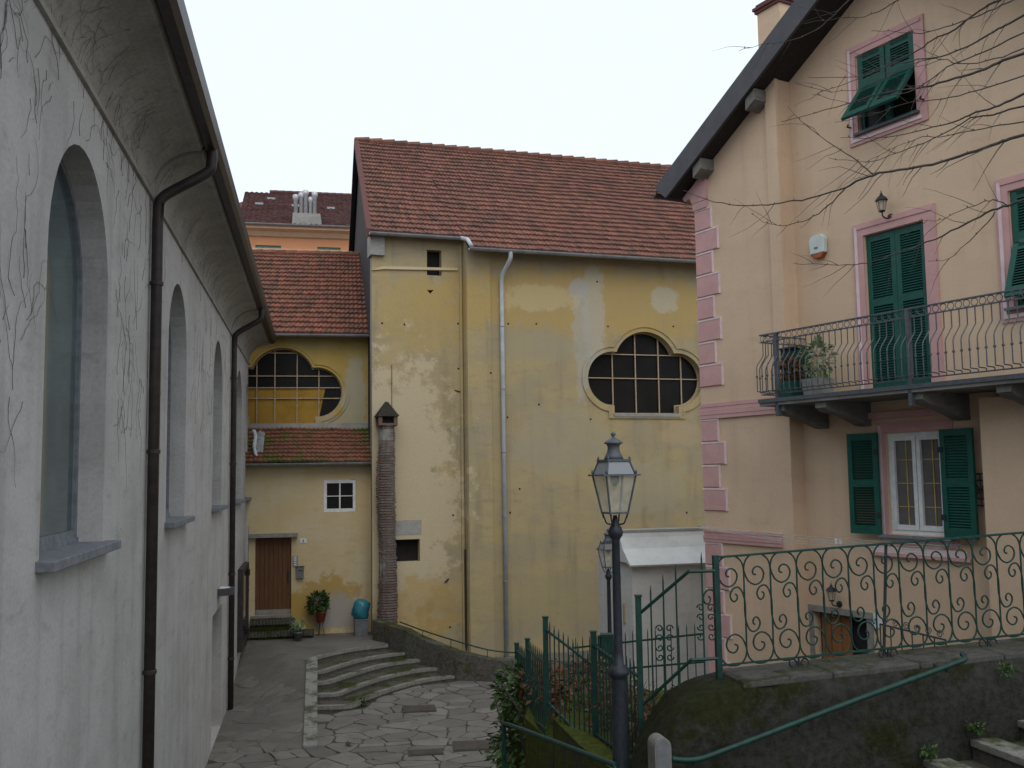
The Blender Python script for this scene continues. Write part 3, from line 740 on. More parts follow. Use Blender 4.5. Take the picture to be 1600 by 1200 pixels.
# main roof of the wing
yt = 1.0
while True:
    z_ = FA.hit(480, 398, yt)[1]
    if z_ <= uz+(yt-.95)*.70: break
    yt += .05
tz = FA.hit(480, 398, yt)[1]
tile_roof('roof_tiles', M['tiled'], chap, EX0-2, EX1+.1, (.92, uz), (yt, tz), 18, .135, .024, .065, seed=12)
mb = MB(); mb.quad((EX0-2, .98, uz-.04), (EX1, .98, uz-.04), (EX1, yt, tz-.06), (EX0-2, yt, tz-.06)); mb.quad((EX0-2, 2*yt-1, uz), (EX1, 2*yt-1, uz), (EX1, yt, tz-.02), (EX0-2, yt, tz-.02)); mb.build('roof_boards', M['darkwood'], chap)
rt = MB(); xx = EX0-2
while xx < EX1: rt.tube([(xx, yt, tz+.02), (xx+.42, yt, tz+.045)], .12, 8); xx += .38
rt.tint = [random.random() for _ in rt.f]; rt.build('ridge_tiles', M['tiled'], chap, kind='stuff')
gutter('gutter', M['zinc'], chap, EX0-2, EX1-.1, .86, uz-.02, .075)
box('flashing', M['fascia'], chap, EX1-.18, EX1+.1, 2.2, yt+.2, uz+.6, tz+.02).rotation_euler = (0, 0, 0)
MB().tube([(EX1-.12, -.4, lz-.06), (EX1-.12, -.36, lz-.2), (EX1-.12, -.06, lz-.45), (EX1-.12, -.06, LZ)], .045, 10).build('downpipe', M['zinc'], chap, True)
# grey pilaster closing the gap to the hall
tag(place(MB().prism([(EX0+.1, LZ-.2), (dx0-.17, LZ-.2), (dx0-.17, dz1+.35), (EX0+.1, dz1+.35)], lambda u, v, w: (u, w, v), -.35, .0).build('gate_pier', M['hall']), FA), 'grey plaster pier between the hall and the brown chapel door', 'pier')
# small things at the entrance
def fa_pt(px, py, y=0): x, z = FA.hit(px, py, y); return FA.w(x, y, z)
t = thing('number_plate', 'small white number plate right of the chapel door', 'sign', fa_pt(474, 845), FA.a)
box('plate', M['whitepaint'], t, -.09, .09, -.018, -.002, -.065, .065, bev=.006)
for q in (-.02, .02): MB().lathe([(.012, -.003), (.02, -.003), (.02, .003), (.012, .003)], (0, 0, 0), 10).build('digit', M['binplastic'], t).matrix_local = Matrix.Translation((0, -.021, q)) @ Matrix.Rotation(PI/2, 4, 'X')
t = thing('intercom', 'narrow grey intercom panel beside the chapel door', 'intercom', fa_pt(461.5, 877), FA.a)
box('panel', M['zinc'], t, -.07, .07, -.03, -.002, -.15, .15, bev=.008)
for i in range(4): box('button', M['whitepaint'], t, -.03, .03, -.038, -.0305, -.1+i*.06, -.07+i*.06)
t = thing('letter_box', 'small grey letter box below the intercom panel', 'letter box', fa_pt(469, 894), FA.a)
MB().prism([(-.10, -.15), (.10, -.15), (.10, .10), (.06, .15), (-.06, .15), (-.10, .10)], lambda u, v, w: (u, w, v), -.12, -.002).build('body', M['binplastic'], t)
box('slot', M['dark'], t, -.05, .05, -.124, -.1205, .04, .065); box('lid', M['iron'], t, -.115, .115, -.135, .0, .152, .168)
# plants
def leafblob(mb, c, n, rx, ry, rzz, ls, rnd, droop=.3, shell=.55):
    for i in range(n):
        v = Vector((rnd.gauss(0, 1), rnd.gauss(0, 1), rnd.gauss(0, 1))).normalized()*(shell+(1-shell)*rnd.random())
        p = Vector(c)+Vector((v.x*rx, v.y*ry, v.z*rzz)); d = (v+Vector((rnd.uniform(-.6, .6), rnd.uniform(-.6, .6), rnd.uniform(-.4, .6)-droop))).normalized()
        sdv = d.cross(Vector((rnd.uniform(-1, 1), rnd.uniform(-1, 1), 1))).normalized(); l = ls*rnd.uniform(.4, 1.4); w = l*rnd.uniform(.2, .32)
        up = sdv.cross(d)*l*.12
        mb.quad(p, p+d*l*.5+sdv*w+up, p+d*l, p+d*l*.5-sdv*w+up)
rnd = random.Random(21)
p = hz(501, 993, LZ)
t = thing('potted_bush', 'leafy green plant in terracotta pot on thin stand by door', 'plant', p)
for a in range(3): MB().tube([(.11*math.cos(a*2.1), .11*math.sin(a*2.1), 0), (.05*math.cos(a*2.1), .05*math.sin(a*2.1), .3), (.1*math.cos(a*2.1), .1*math.sin(a*2.1), .42)], .008, 5).build('stand_leg', M['iron'], t)
MB().lathe([(.10, .36), (.15, .62), (.165, .62), (.165, .66), (.13, .66), (.12, .6)], (0, 0, 0), 16).build('pot', M['terracotta'], t, True)
mb = MB(); leafblob(mb, (-.08, 0, .88), 420, .3, .22, .28, .13, rnd); mb.build('foliage', M['leaf'], t, recalc=False)
p = hz(467, 1000, LZ)
t = thing('spider_plant', 'small pale strap leaved plant beside the door steps', 'plant', p+Vector((0, -.12, 0)))
MB().lathe([(.08, 0), (.11, .2), (.12, .2), (.12, .23), (.09, .23)], (0, 0, 0), 14).build('pot', M['binplastic'], t, True)
mb = MB()
for i in range(60):
    a = rnd.uniform(0, 2*PI); l = rnd.uniform(.2, .38); h = rnd.uniform(.12, .34); d = Vector((math.cos(a), math.sin(a), 0)); s = Vector((-d.y, d.x, 0))*.012
    pp = [Vector((0, 0, .22))+d*(l*q)+Vector((0, 0, h*math.sin(q*2.4))) for q in (0, .33, .66, 1)]
    for q in range(3): mb.quad(pp[q]-s, pp[q]+s, pp[q+1]+s*(.8-.3*q), pp[q+1]-s*(.8-.3*q))
mb.build('foliage', M['leafpale'], t, recalc=False)
p = hz(564, 993, LZ)
t = thing('waste_bin', 'grey square bin standing at the chapel wall', 'bin', p, FA.a+.1)
MB().prism([(-.17, -.15), (.17, -.15), (.17, .15), (-.17, .15)], lambda u, v, w: (u*(1+.1*w), v*(1+.1*w), w), 0, .42).build('body', M['binplastic'], t)
box('rim', M['binplastic'], t, -.19, .19, -.17, .17, .42, .45, bev=.01); box('red_handle', M['red'], t, -.06, .06, .1, .16, .86, .94)
b_ = MB(); n = 18; m = 12
for i in range(m+1):
    ph = PI*i/m
    for j in range(n):
        th = 2*PI*j/n; r = .235*(math.sin(ph)**.55)*(1+.10*math.sin(th*5+i)+.06*math.sin(th*9-i*2)); z = .70-.27*math.cos(ph)
        b_.v.append((r*math.cos(th)+.02*math.sin(i), r*.8*math.sin(th), z+.02*math.sin(th*4+i)))
for i in range(m):
    for j in range(n): b_.f.append((i*n+j, i*n+(j+1) % n, (i+1)*n+(j+1) % n, (i+1)*n+j))
o = b_.build('rubbish_bag', M['bluebag'], None, True); o.location = p; o.rotation_euler = (0, 0, FA.a)
tag(o, 'full blue plastic bag resting on the grey bin', 'bag')
# white flue on the lean-to roof
q = FA.w(*FA.hit(400, 715, -.1)[:1], -.1); zq = FA.hit(400, 716, -.1)[1]
t = thing('white_flue_pipe', 'white bent flue pipe on lean-to roof beside the hall', 'pipe', (q.x, q.y, zq))
MB().tube(subdiv([Vector((.05, 0, 0)), Vector((-.03, .05, .12)), Vector((-.1, .2, .35)), Vector((-.1, .35, .62)), Vector((-.18, .4, .8))], 4), .055, 10).build('pipe', M['flue'], t, True)
mb = MB()
for i in range(60):
    z = rnd.uniform(.15, .7); a = rnd.uniform(-.6, 1.2); mb.quad((-.08, .1+z*.35, z), (-.06+.22*math.cos(a), .1+z*.35, z+.1*math.sin(a)), (-.05+.2*math.cos(a), .12+z*.35, z+.05+.1*math.sin(a)))
mb.build('torn_wrap', M['flue'], t, recalc=False)

# ================================================================== church
chu = place(thing('church', 'tall weathered yellow church with red tiled gable roof', 'church'), CH)
SL = .727; XS = CH.hit(727, 400, 0)[0]; XR = 15.0; XL = CH.hit(581, 450, .35)[0]
zR = CH.hit(731, 386, -.5)[1]; yL = .08; zL = zR+SL*(yL+.5)
yr = 1.0
while CH.hit(556, 221, yr)[1] > zR+SL*(yr+.5): yr += .02
zr = zR+SL*(yr+.5); VX = CH.hit(575, 348, yL)[0]
nx0, nz1 = CH.hit(667, 390, .35); nx1, nz0 = CH.hit(690, 431, .35)
hx1, hz1_ = CH.hit(656, 842, .35); hz0 = CH.hit(656, 877, .35)[1]; hx0 = hx1-.95
tri = [CH.hit(667, 453, .35), CH.hit(678, 453, .35), CH.hit(672, 459, .35)]
qcx = (CH.hit(918.6, 591)[0]+CH.hit(1097, 592)[0])/2; qz0 = CH.hit(1010, 646)[1]; CS = (CH.hit(1097, 592)[0]-CH.hit(918.6, 591)[0])/3.56
MB().sheet([(XS, -.2), (XR, -.2), (XR, zR+SL*.5-.1), (XS, zR+SL*.5-.1)], [quatre(qcx, qz0, CS)], 0, .34).build('nave_wall', M['church'], chu)
mb = MB().sheet([(XL, -.2), (XS, -.2), (XS, zL+SL*.27-.05), (XL, zL+SL*.27-.05)], [[(nx0, nz0), (nx1, nz0), (nx1, nz1), (nx0, nz1)], [(hx0, hz0), (hx1, hz0), (hx1, hz1_), (hx0, hz1_)], tri], .35, .3)
mb.quad((XS, 0, -.2), (XS, .35, -.2), (XS, .35, zL), (XS, 0, zL)); mb.build('corner_wall', M['church'], chu)
box('niche_back', M['dark'], chu, nx0-.05, nx1+.05, .64, .7, nz0-.05, nz1+.05); box('niche_back', M['dark'], chu, hx0-.05, hx1+.05, .62, .68, hz0-.05, hz1_+.05); box('niche_back', M['dark'], chu, tri[0][0]-.1, tri[1][0]+.1, .60, .66, tri[2][1]-.1, tri[0][1]+.1)
# rounded cement cap at the corner, pilaster edges, sill
box('cornice_band', M['cement'], chu, XL-.06, XL+.34, .22, .75, zL-.62, zL-.05)
MB().prism([(XL-.02, zL-1.05), (XL+.3, zL-.92), (XS-.15, zL-.86), (XS-.15, zL-.93), (XL+.35, zL-1.0)], lambda u, v, w: (u, w, v), .30, .349).build('plaster_moulding', M['chapel'], chu)
box('pilaster', M['church'], chu, XS+.02, XS+.72, -.06, -.001, -.2, zR+.2)
box('wall_edge', M['church'], chu, XS-.10, XS-.03, .29, .349, 0, zL-.2)
MB().sheet([(hx0+.0, hz1_+.12), (hx1+.05, hz1_+.12), (hx1+.05, hz1_+.52), (hx0, hz1_+.52)], [], .343, 0).build('bare_patch', M['cement'], chu)
box('window_sill', M['cement'], chu, qcx-1.02*CS, qcx+1.02*CS, -.06, .2, qz0-.10, qz0-.004)
moulding(chu, M['church'], qcx, qz0, CS, 0, [(.0, .13, .012), (.13, .19, .04)])
hb = [CH.hit(1000, 554.5, .2)[1], CH.hit(1000, 591.5, .2)[1]]
vb = [CH.hit(p_, 600, .2)[0] for p_ in (957.5, 993.5, 1029.5, 1064.5)]
baroque_window(chu, qcx, qz0, CS, .2, vb, hb)
# gable and other walls
G = 2*yr-.35
K = .105
yd = 1.6; zd = zL+SL*(yd-.1)-.1
MB().quad((XL+K*yd, yd, -.2), (XL+K*G, G, -.2), (XL+K*G, G, zL), (XL+K*yr, yr, zr-.15), (XL+K*yd, yd, zd)).build('rear_gable', M['darkwood'], chu)  # rear part of the gable wall, given a darker material than the front part
mb = MB(); mb.quad((XL, .35, -.2), (XL+K*yd, yd, -.2), (XL+K*yd, yd, zd), (XL, .35, zL)); mb.quad((XR, 0, -.2), (XR, G, -.2), (XR, G, zL), (XR, yr, zr-.15), (XR, 0, zL-.3)); mb.quad((XL+K*G, G, -.2), (XR, G, -.2), (XR, G, zL), (XL+K*G, G, zL))
mb.build('gable_walls', M['cement'], chu)
VG = VX-.02
tile_roof('roof_tiles', M['tile'], chu, VG+.1, XS, (yL, zL), (yr, zr), 22, .13, .022, .062, seed=15, skew=K)
Lr = math.hypot(yr+.5, zr-zR); Ll = math.hypot(yr-yL, zr-zL); rr_ = round(22*Lr/Ll)
tile_roof('roof_tiles', M['tile'], chu, XS, XR+.3, (-.5, zR), (yr, zr), rr_, .13, .022, .062, seed=16)
mb = MB(); mb.quad((VG, yL+.02, zL-.07), (XS, yL+.02, zL-.07), (XS, yr, zr-.07), (VG+K*yr, yr, zr-.07)); mb.quad((XS, -.48, zR-.07), (XR+.3, -.48, zR-.07), (XR+.3, yr, zr-.07), (XS, yr, zr-.07))
yb = 2*yr-yL; mb.quad((VG+K*yb, yb, zL-.07), (XR+.3, yb, zL-.07), (XR+.3, yr, zr-.07), (VG+K*yr, yr, zr-.07)); mb.build('roof_boards', M['darkwood'], chu)
MB().quad((VG+K*yb, yb, zL), (XR+.3, yb, zL), (XR+.3, yr, zr+.02), (VG+K*yr, yr, zr+.02)).build('rear_roof', M['tile'], chu)
# verge boards: pale strip in front, dark board behind
for (a, za, c, zc) in ((yL, zL, yr, zr), (yb, zL, yr, zr)):
    mb = MB(); mb.prism([(a, za-.16), (c, zc-.16), (c, zc+.09), (a, za+.09)], lambda u, v, w: (w+K*u, u, v), VG-.03, VG+.12); mb.build('verge_board', M['tilef'] if a == yL else M['darkwood'], chu)
rt = MB(); xx = VG+K*yr
while xx < XR: rt.tube([(xx, yr, zr+.03), (xx+.5, yr, zr+.07)], [.11, .13], 8); xx += .45
rt.tint = [random.random() for _ in rt.f]; rt.build('ridge_tiles', M['tile'], chu, kind='stuff')
gutter('gutter', M['zinc'], chu, VG+.05, XS-.05, yL-.08, zL-.03, .085); gutter('gutter', M['zinc'], chu, XS-.05, XR, -.6, zR-.03, .085)
MB().tube([(XS-.12, yL-.08, zL-.05), (XS-.02, -.35, zR+.25), (XS+.02, -.58, zR+.02)], .06, 10).build('gutter_link', M['pipewhite'], chu, True)
pxp = CH.hit(783, 420, -.08)[0]
dp = MB().tube(subdiv([Vector(q) for q in ((pxp+.12, -.6, zR-.08), (pxp+.12, -.55, zR-.3), (pxp+.02, -.2, zR-.62), (pxp, -.1, zR-.85))], 4)+[Vector((pxp, -.1, zR-1.2)), Vector((pxp, -.1, -.1))], .062, 12).build('downpipe', M['pipewhite'], chu, True)
for z in (9.2, 7.4, 5.6, 3.8, 2.0): MB().lathe([(.066, -.015), (.072, -.01), (.072, .01), (.066, .015)], (pxp, -.1, z), 12).build('pipe_collar', M['zinc'], dp)
MB().tube([(XS-.02, .24, .2), (XS-.02, .24, 2.9)], .035, 8).build('cable_duct', M['brownmetal'], chu)
# putlog holes and iron anchors
for px, py in ((933, 440), (794, 506), (838, 506), (950, 510), (793, 652), (842, 632), (923, 655), (812, 764), (797, 801), (1073, 801), (1052, 510), (766, 583)):
    x, z = CH.hit(px, py, 0); MB().lathe([(.03, -.001), (.028, .004)], (0, 0, 0), 8).build('putlog_hole', M['dark'], chu).matrix_local = Matrix.Translation((x, -.002 if x > XS+.75 else -.063, z)) @ Matrix.Rotation(PI/2, 4, 'X')
for px, py in ((726, 506), (719, 576), (708, 805), (703, 980), (597, 505), (632, 507)):
    x, z = CH.hit(px, py, .35); MB().lathe([(.03, -.001), (.028, .004)], (0, 0, 0), 8).build('putlog_hole', M['dark'], chu).matrix_local = Matrix.Translation((min(x, XS-.14), .348, z)) @ Matrix.Rotation(PI/2, 4, 'X')
x, z = CH.hit(698, 907, .35); MB().tube([(x-.06, .335, z-.05), (x+.03, .325, z+.05), (x-.02, .325, z-.05), (x+.06, .325, z+.06)], .014, 5).build('wall_anchor', M['iron'], chu)
x, z = CH.hit(716, 612, .35); MB().tube([(x-.1, .335, z+.04), (x+.1, .32, z-.02)], .014, 5).build('wall_anchor', M['iron'], chu)
x, z = CH.hit(612, 590, .35); MB().tube([(x, .335, z-1.1), (x, .33, z+.35)], .008, 5).build('rod', M['iron'], chu)

# ================================================================== brick chimney stack in front of the church
bp = CH.w(CH.hit(605, 975, .02)[0], .02); zb = zat(bp, 978); zt_ = zat(bp, 628)
st = thing('brick_chimney', 'slender chimney stack of thin weathered bricks with pyramid cap', 'chimney', (bp.x, bp.y, 0), CH.a)
PX = bp.y/FPX*1.006; rnd = random.Random(5)
ctrl = [(978, 36), (930, 34), (880, 31), (840, 31), (800, 34), (760, 34), (720, 32), (690, 28), (684, 27), (683, 29), (676, 26), (672, 28), (668, 33), (664, 38)]
def wid(py):
    for (a, wa), (c, wc) in zip(ctrl, ctrl[1:]):
        if a >= py >= c: return (wa+(wc-wa)*(a-py)/(a-c))*PX
    return 38*PX
mb = MB(); mb.tint = []; z = zb-.6; H = .072; ztop = zat(bp, 664)
while z < ztop:
    py = 978-(z-zb)/(zt_-zb)*350; w = wid(max(657, min(978, py)))/2*1.0; lean = .03*math.sin((z-zb)*1.3)
    r = w*.88; sides = 10; b = len(mb.v); off = rnd.uniform(0, .5); jx = rnd.uniform(-.008, .008)
    rs = [r*rnd.uniform(.95, 1.06) for _ in range(sides)]
    for zz in (z+.012, z+H-.008):
        for q in range(sides): a = 2*PI*(q+off)/sides; mb.v.append((lean+jx+rs[q]*math.cos(a), rs[q]*math.sin(a), zz))
    n0 = len(mb.f)
    for q in range(sides): mb.f.append((b+q, b+(q+1) % sides, b+sides+(q+1) % sides, b+sides+q))
    tn = [min(1, max(0, rnd.gauss(.5, .35))) for _ in range(4)]
    mb.tint += [tn[q*4//sides] for q in range(sides)]
    mb.f += [tuple(b+q for q in reversed(range(sides))), tuple(b+sides+q for q in range(sides))]; mb.tint += [.5, .5]
    z += H
mb.build('brick_courses', M['brick'], st, kind='stuff')
MB().lathe([(12.2*PX, zb-.6), (12.2*PX, ztop)], (0, 0, 0), 10).build('mortar_core', M['mortar'], st)
hz_ = zat(bp, 654)
for sx in (-1, 1):
    for sy in (-1, 1): box('cap_post', M['brick'], st, sx*12*PX-.05, sx*12*PX+.05, sy*.2-.04, sy*.2+.04, ztop, hz_+.05)
box('cap_slab', M['brick'], st, -.26, .26, -.25, .25, ztop-.02, ztop+.04)
cap = MB(); n = 9; ap = zt_
for i in range(n):
    t0 = 1-i/n; cap.box(-.27*t0-.02, .27*t0+.02, -.27*t0-.02, .27*t0+.02, hz_+.05+(ap-hz_-.05)*i/n, hz_+.05+(ap-hz_-.05)*(i+1)/n)
cap.tint = [rnd.random() for _ in cap.f]; cap.build('cap_roof', M['darkcap'], st)
box('flue_dark', M['dark'], st, -.16, .16, -.12, .12, ztop, hz_+.04)

# ================================================================== white shed at the church foot
SH = Fr(hy(1035, 900, 23.2), math.radians(14))
sx0 = SH.hit(988, 920)[0]; sx1 = SH.hit(1101, 920)[0]; sz = SH.hit(1040, 876)[1]
shed = place(thing('garden_shed', 'small whitewashed shed with sloping cement canopy against the church', 'shed'), SH)
MB().box(sx0, sx1+1.2, 0, 2.4, -.08, sz).build('wall', M['white'], shed)
zt3 = SH.hit(1030, 829, .75)[1]
MB().prism([(-.22, sz-.06), (.25, sz+.28), (.42, zt3-.12), (.46, zt3), (.9, zt3), (.9, sz-.02), (0, sz-.02), (-.2, sz-.1)], lambda u, v, w: (w, u, v), sx0-.12, sx1+1.3).build('canopy', M['white'], shed)
MB().box(sx0-.16, sx1+1.25, .44, .95, zt3, zt3+.05).build('coping', M['cement'], shed)
dd = MB().box(sx0-.012, sx0-.002, .4, 1.2, 0, 1.9).build('door', M['white'], shed); box('latch', M['rust'], dd, sx0-.04, sx0-.012, .45, .55, 1.5, 1.95)
# ================================================================== peach house on the right
PR = .30                                     # the corner bay stands this far forward
house = place(thing('peach_house', 'peach rendered gabled house with pink quoins and green shutters', 'house'), HO)
QX = HO.hit(1098, 700, -PR)[0]; RX = HO.hit(1239, 800, -PR)[0]; RXX = HO.hit(1530, 640, -PR)[0]
ga = (-4.24, 10.17); RS = .564; RDX = .42
def zroof(x): return ga[1]+RS*((x if x < RDX else 2*RDX-x)-ga[0])
HXR = 2*RDX-QX
BZ = .5                                      # courtyard level
dl, dr = HO.hit(1352, 400)[0], HO.hit(1446, 400)[0]; dzt = HO.hit(1352, 369)[1]; dzb = HO.hit(1358, 612)[1]
gl, gr, gzt, gzb = HO.hit(1338, 90)[0], HO.hit(1427, 48)[0], HO.hit(1338, 90)[1], HO.hit(1343, 208)[1]
wl, wzt, wzb = HO.hit(1384, 677)[0], HO.hit(1384, 677)[1], HO.hit(1392, 834)[1]; wr = wl+1.0
ll, lr, lzt = HO.hit(1272, 955)[0], HO.hit(1356, 965)[0], HO.hit(1290, 957)[1]
s2l = HO.hit(1577, 305)[0]; s2zt = HO.hit(1577, 300)[1]; s2zb = HO.hit(1583, 480)[1]; s2r = s2l+1.08
ac = HO.hit(1440, 1000)[0]
AH = [(ac-.5, BZ), (ac+.5, BZ), (ac+.5, 1.9)] + arc(ac, 1.9, .5, 0, 180, 12)[1:]
holes = [[(a, z0), (c, z0), (c, z1), (a, z1)] for a, c, z0, z1 in ((gl, gr, gzb, gzt), (wl, wr, wzb, wzt), (ll, lr, BZ, lzt))] + [[(p, q) for p, q in AH]]
holes += [[(dl, dzb), (dr, dzb), (dr, dzt), (dl, dzt)], [(s2l, s2zb), (s2r, s2zb), (s2r, s2zt), (s2l, s2zt)]]
mb = MB().sheet([(RX-.05, -.1), (HXR, -.1), (HXR, zroof(HXR)), (RDX, zroof(RDX)), (RX-.05, zroof(RX-.05))], holes, 0, .14)
mb.quad((QX, -PR, -.1), (QX, 8, -.1), (QX, 8, zroof(QX)), (QX, -PR, zroof(QX))); mb.quad((HXR, 0, -.1), (HXR, 8, -.1), (HXR, 8, zroof(QX)), (HXR, 0, zroof(QX)))
mb.quad((QX, 8, -.1), (HXR, 8, -.1), (HXR, 8, zroof(QX)), (RDX, 8, zroof(RDX)), (QX, 8, zroof(QX)))
mb.build('gable_wall', M['house'], house)
mb = MB().prism([(QX, -.1), (RX, -.1), (RX, zroof(RX)), (QX, zroof(QX))], lambda u, v, w: (u, w, v), -PR, 0); mb.build('corner_bay', M['house'], house)
slz = HO.hit(1300, 634, -.9)[1]
MB().box(RXX, HXR, -PR, 0, -.1, slz-.02).build('ground_floor_bay', M['house'], house)
px0 = HO.hit(1201, 300, -PR-.04)[0]
MB().prism([(px0, slz), (RX+.02, slz), (RX+.02, zroof(RX)), (px0, zroof(px0))], lambda u, v, w: (u, w, v), -PR-.05, -PR+.02).build('flue_pilaster', M['house'], house)
# roof
OV = .40; EXX = -4.3; TH = .36
for sgn in (1, -1):
    X = (lambda x: x) if sgn == 1 else (lambda x: 2*RDX-x)
    prf = [(X(EXX+.08), zroof(EXX+.08)-.0), (X(RDX), zroof(RDX)-.0), (X(RDX), zroof(RDX)+TH), (X(EXX-.22), zroof(EXX-.22)+TH)]
    MB().prism(prf, lambda u, v, w: (u, w, v), -PR-OV+.06, 8.5).build('roof_deck', M['darkwood'], house)
    prf2 = [(X(EXX+.06), zroof(EXX+.06)-.03), (X(RDX), zroof(RDX)-.03), (X(RDX), zroof(RDX)+TH+.07), (X(EXX-.27), zroof(EXX-.27)+TH+.07)]
    MB().prism(prf2, lambda u, v, w: (u, w, v), -PR-OV, -PR-OV+.055).build('verge_fascia', M['fascia'], house)
    MB().prism([(X(EXX-.28), zroof(EXX-.28)+TH+.02), (X(RDX), zroof(RDX)+TH+.02), (X(RDX), zroof(RDX)+TH+.1), (X(EXX-.28), zroof(EXX-.28)+TH+.1)], lambda u, v, w: (u, w, v), -PR-OV+.06, 8.6).build('roof_covering', M['tilef'], house)
    for px in ((1093, 1186) if sgn == 1 else (1186, 1093)):
        bx = -3.42 if px == 1093 else -2.0; bx = X(bx); zz = zroof(bx)-.03
        o = MB().prism([(-.11, -.2), (.11, -.2), (.11, 0), (-.11, 0)], lambda u, v, w: (bx+u, w, zz+v+RS*u*(1 if sgn == 1 else -1)), -PR-OV+.08, .1).build('purlin', M['concretedark'], house)
gutter('gutter', M['fascia'], house, 0, 1, 0, 0, .08).matrix_local = Matrix.Translation((EXX-.33, -PR-OV+.02, zroof(EXX-.28)+TH-.02)) @ Matrix.Rotation(PI/2, 4, 'Z') @ Matrix.Scale(9.4, 4, (1, 0, 0))
# chimney
cxh = HO.hit(1207, 40, 1.5)[0]
c_ = box('chimney', M['house'], house, cxh-.3, cxh+.3, 1.4, 2.0, zroof(cxh)-.2, HO.hit(1207, 14, 1.5)[1])
zc = HO.hit(1207, 14, 1.5)[1]
for i, (g, h) in enumerate(((.04, .06), (.07, .06), (.02, .07))): box('chimney_course', M['tilef'], c_, cxh-.3-g, cxh+.3+g, 1.4-g, 2.0+g, zc+.062*i, zc+.062*i+.058)
# cornice bracket above the quoins
cz = HO.hit(1110, 318, -PR)[1]; czt = HO.hit(1112, 286, -PR)[1]
MB().prism([(QX-.01, cz-.05), (QX+.36, cz-.05), (QX+.36, zroof(QX+.36)-.06), (QX-.3, zroof(QX-.3)-.06), (QX-.24, zroof(QX-.3)-.14), (QX-.1, cz+.22), (QX-.03, cz+.08)], lambda u, v, w: (u, w, v), -PR-.05, 1.0).build('corner_cornice', M['pink'], house)
# quoins: alternating long and short painted blocks with pale edges
rows = []
py = [330, 365, 397.5, 431, 464, 498, 531, 564, 598, 656, 689, 724, 758, 791, 850, 884, 921, 960, 995]
zq = [HO.hit(1098, p, -PR)[1] for p in py]
step = .415
z = HO.hit(1092, 331, -PR)[1]; k = 0
zb1t, zb1b = HO.hit(1097, 632, -PR)[1], HO.hit(1097, 656, -PR)[1]; zb2t, zb2b = HO.hit(1100, 826, -PR)[1], HO.hit(1100, 846, -PR)[1]
def quoin(z1, z0, long):
    w = .60 if long else .44
    for nm, x0, x1, e, mt in (('quoin_block', QX-.012, QX+w, .026, M['pink']),):
        o = MB()
        o.prism([(0, 0), (1, 0), (1, 1), (0, 1)], lambda u, v, q: (x0+(x1-x0)*u, -PR-q, z0+(z1-z0)*v), -.01, e)
        o = o.build(nm, mt, house); bevel(o, .018, 1)
        MB().box(QX, QX+w+.012, -PR-.028, -PR+.0, z1-.002, z1+.03).box(QX+w+.001, QX+w+.035, -PR-.028, -PR+.0, z0, z1+.03).build('pale_edge', M['pinklight'], o)
while z > BZ+.4:
    z0 = z-.375
    if z0 < zb1t+.02 and z > zb1b-.02: z = zb1b-.03; continue
    if z0 < zb2t+.02 and z > zb2b-.02: z = zb2b-.03; continue
    quoin(z, z0, k % 2); z -= step; k += 1
bx1 = HO.hit(1216, 650, -PR)[0]
for (a, c) in ((zb1t, zb1b), (zb2t, zb2b)):
    h = (a-c)/4
    for i in range(4): box('string_course', M['pink'], house, QX-.015, bx1, -PR-.02-.012*(i % 2)-.006*(3-i), -PR, c+h*i+.004, c+h*(i+1))
# window and door surrounds
def surround(x0, x1, z0, z1, y, w=.2, bottom=True, par=house):
    o = [(x0-w, z0-(w if bottom else 0)), (x1+w, z0-(w if bottom else 0)), (x1+w, z1+w), (x0-w, z1+w)]
    i = [(x0-.01, z0-(.01 if bottom else -.001)), (x1+.01, z0-(.01 if bottom else -.001)), (x1+.01, z1+.01), (x0-.01, z1+.01)]
    mb = MB(); mb.sheet(o, [i], y-.028, .03); n = len(mb.v)
    for p, q in zip(o, o[1:]+o[:1]): mb.quad((p[0], y-.028, p[1]), (q[0], y-.028, q[1]), (q[0], y, q[1]), (p[0], y, p[1]))
    s_ = mb.build('surround', M['pink'], par)
    e = MB().box(x0-w+.045, x0-w+.095, y-.045, y-.029, z0-(w-.05 if bottom else 0), z1+w-.05)
    if bottom: e.box(x0-w+.096, x1+w-.1, y-.045, y-.029, z0-w+.05, z0-w+.1)
    e.build('pale_edge', M['pinklight'], s_)
    MB().box(x0-w+.045, x1+w-.045, y-.042, y-.029, z1+w-.09, z1+w-.05).build('head_edge', M['pink'], s_)
def leaf(parent, name, w, h, mid=.52, th=.045, back=True):
    """louvred shutter leaf, hinge at x=0, standing in +x, front at y=0"""
    o = MB(); s = .085
    o.box(0, s, 0, th, 0, h).box(w-s, w, 0, th, 0, h).box(s, w-s, 0, th, 0, .13).box(s, w-s, 0, th, h-.1, h).box(s, w-s, 0, th, h*mid-.05, h*mid+.06)
    o = o.build(name, M['shutter'], parent)
    sl = MB()
    for z0, z1 in ((.13, h*mid-.05), (h*mid+.06, h-.1)):
        n = int((z1-z0)/.038)
        for i in range(n):
            z = z0+(z1-z0)*(i+.5)/n; hh = (z1-z0)/n*.5
            sl.quad((s, th*.15, z-hh*1.0), (w-s, th*.15, z-hh*1.0), (w-s, th*.85, z+hh*.9), (s, th*.85, z+hh*.9))
            sl.quad((s, th*.15, z-hh*1.0), (w-s, th*.15, z-hh*1.0), (w-s, th*.15, z-hh*.45), (s, th*.15, z-hh*.45))
    sl.build('slats', M['shutter'], o, kind='stuff', recalc=False)
    if back: box('backing', M['dark'], o, s, w-s, th+.001, th+.006, .1, h-.08)
    return o
# balcony door
surround(dl, dr, dzb, dzt, 0, .21, False)
hw = (dr-dl)/2
for i in range(2):
    o = leaf(house, 'balcony_door', hw-.006, dzt-dzb-.01, .56); o.location = (dl+.003+i*(hw), .03, dzb)
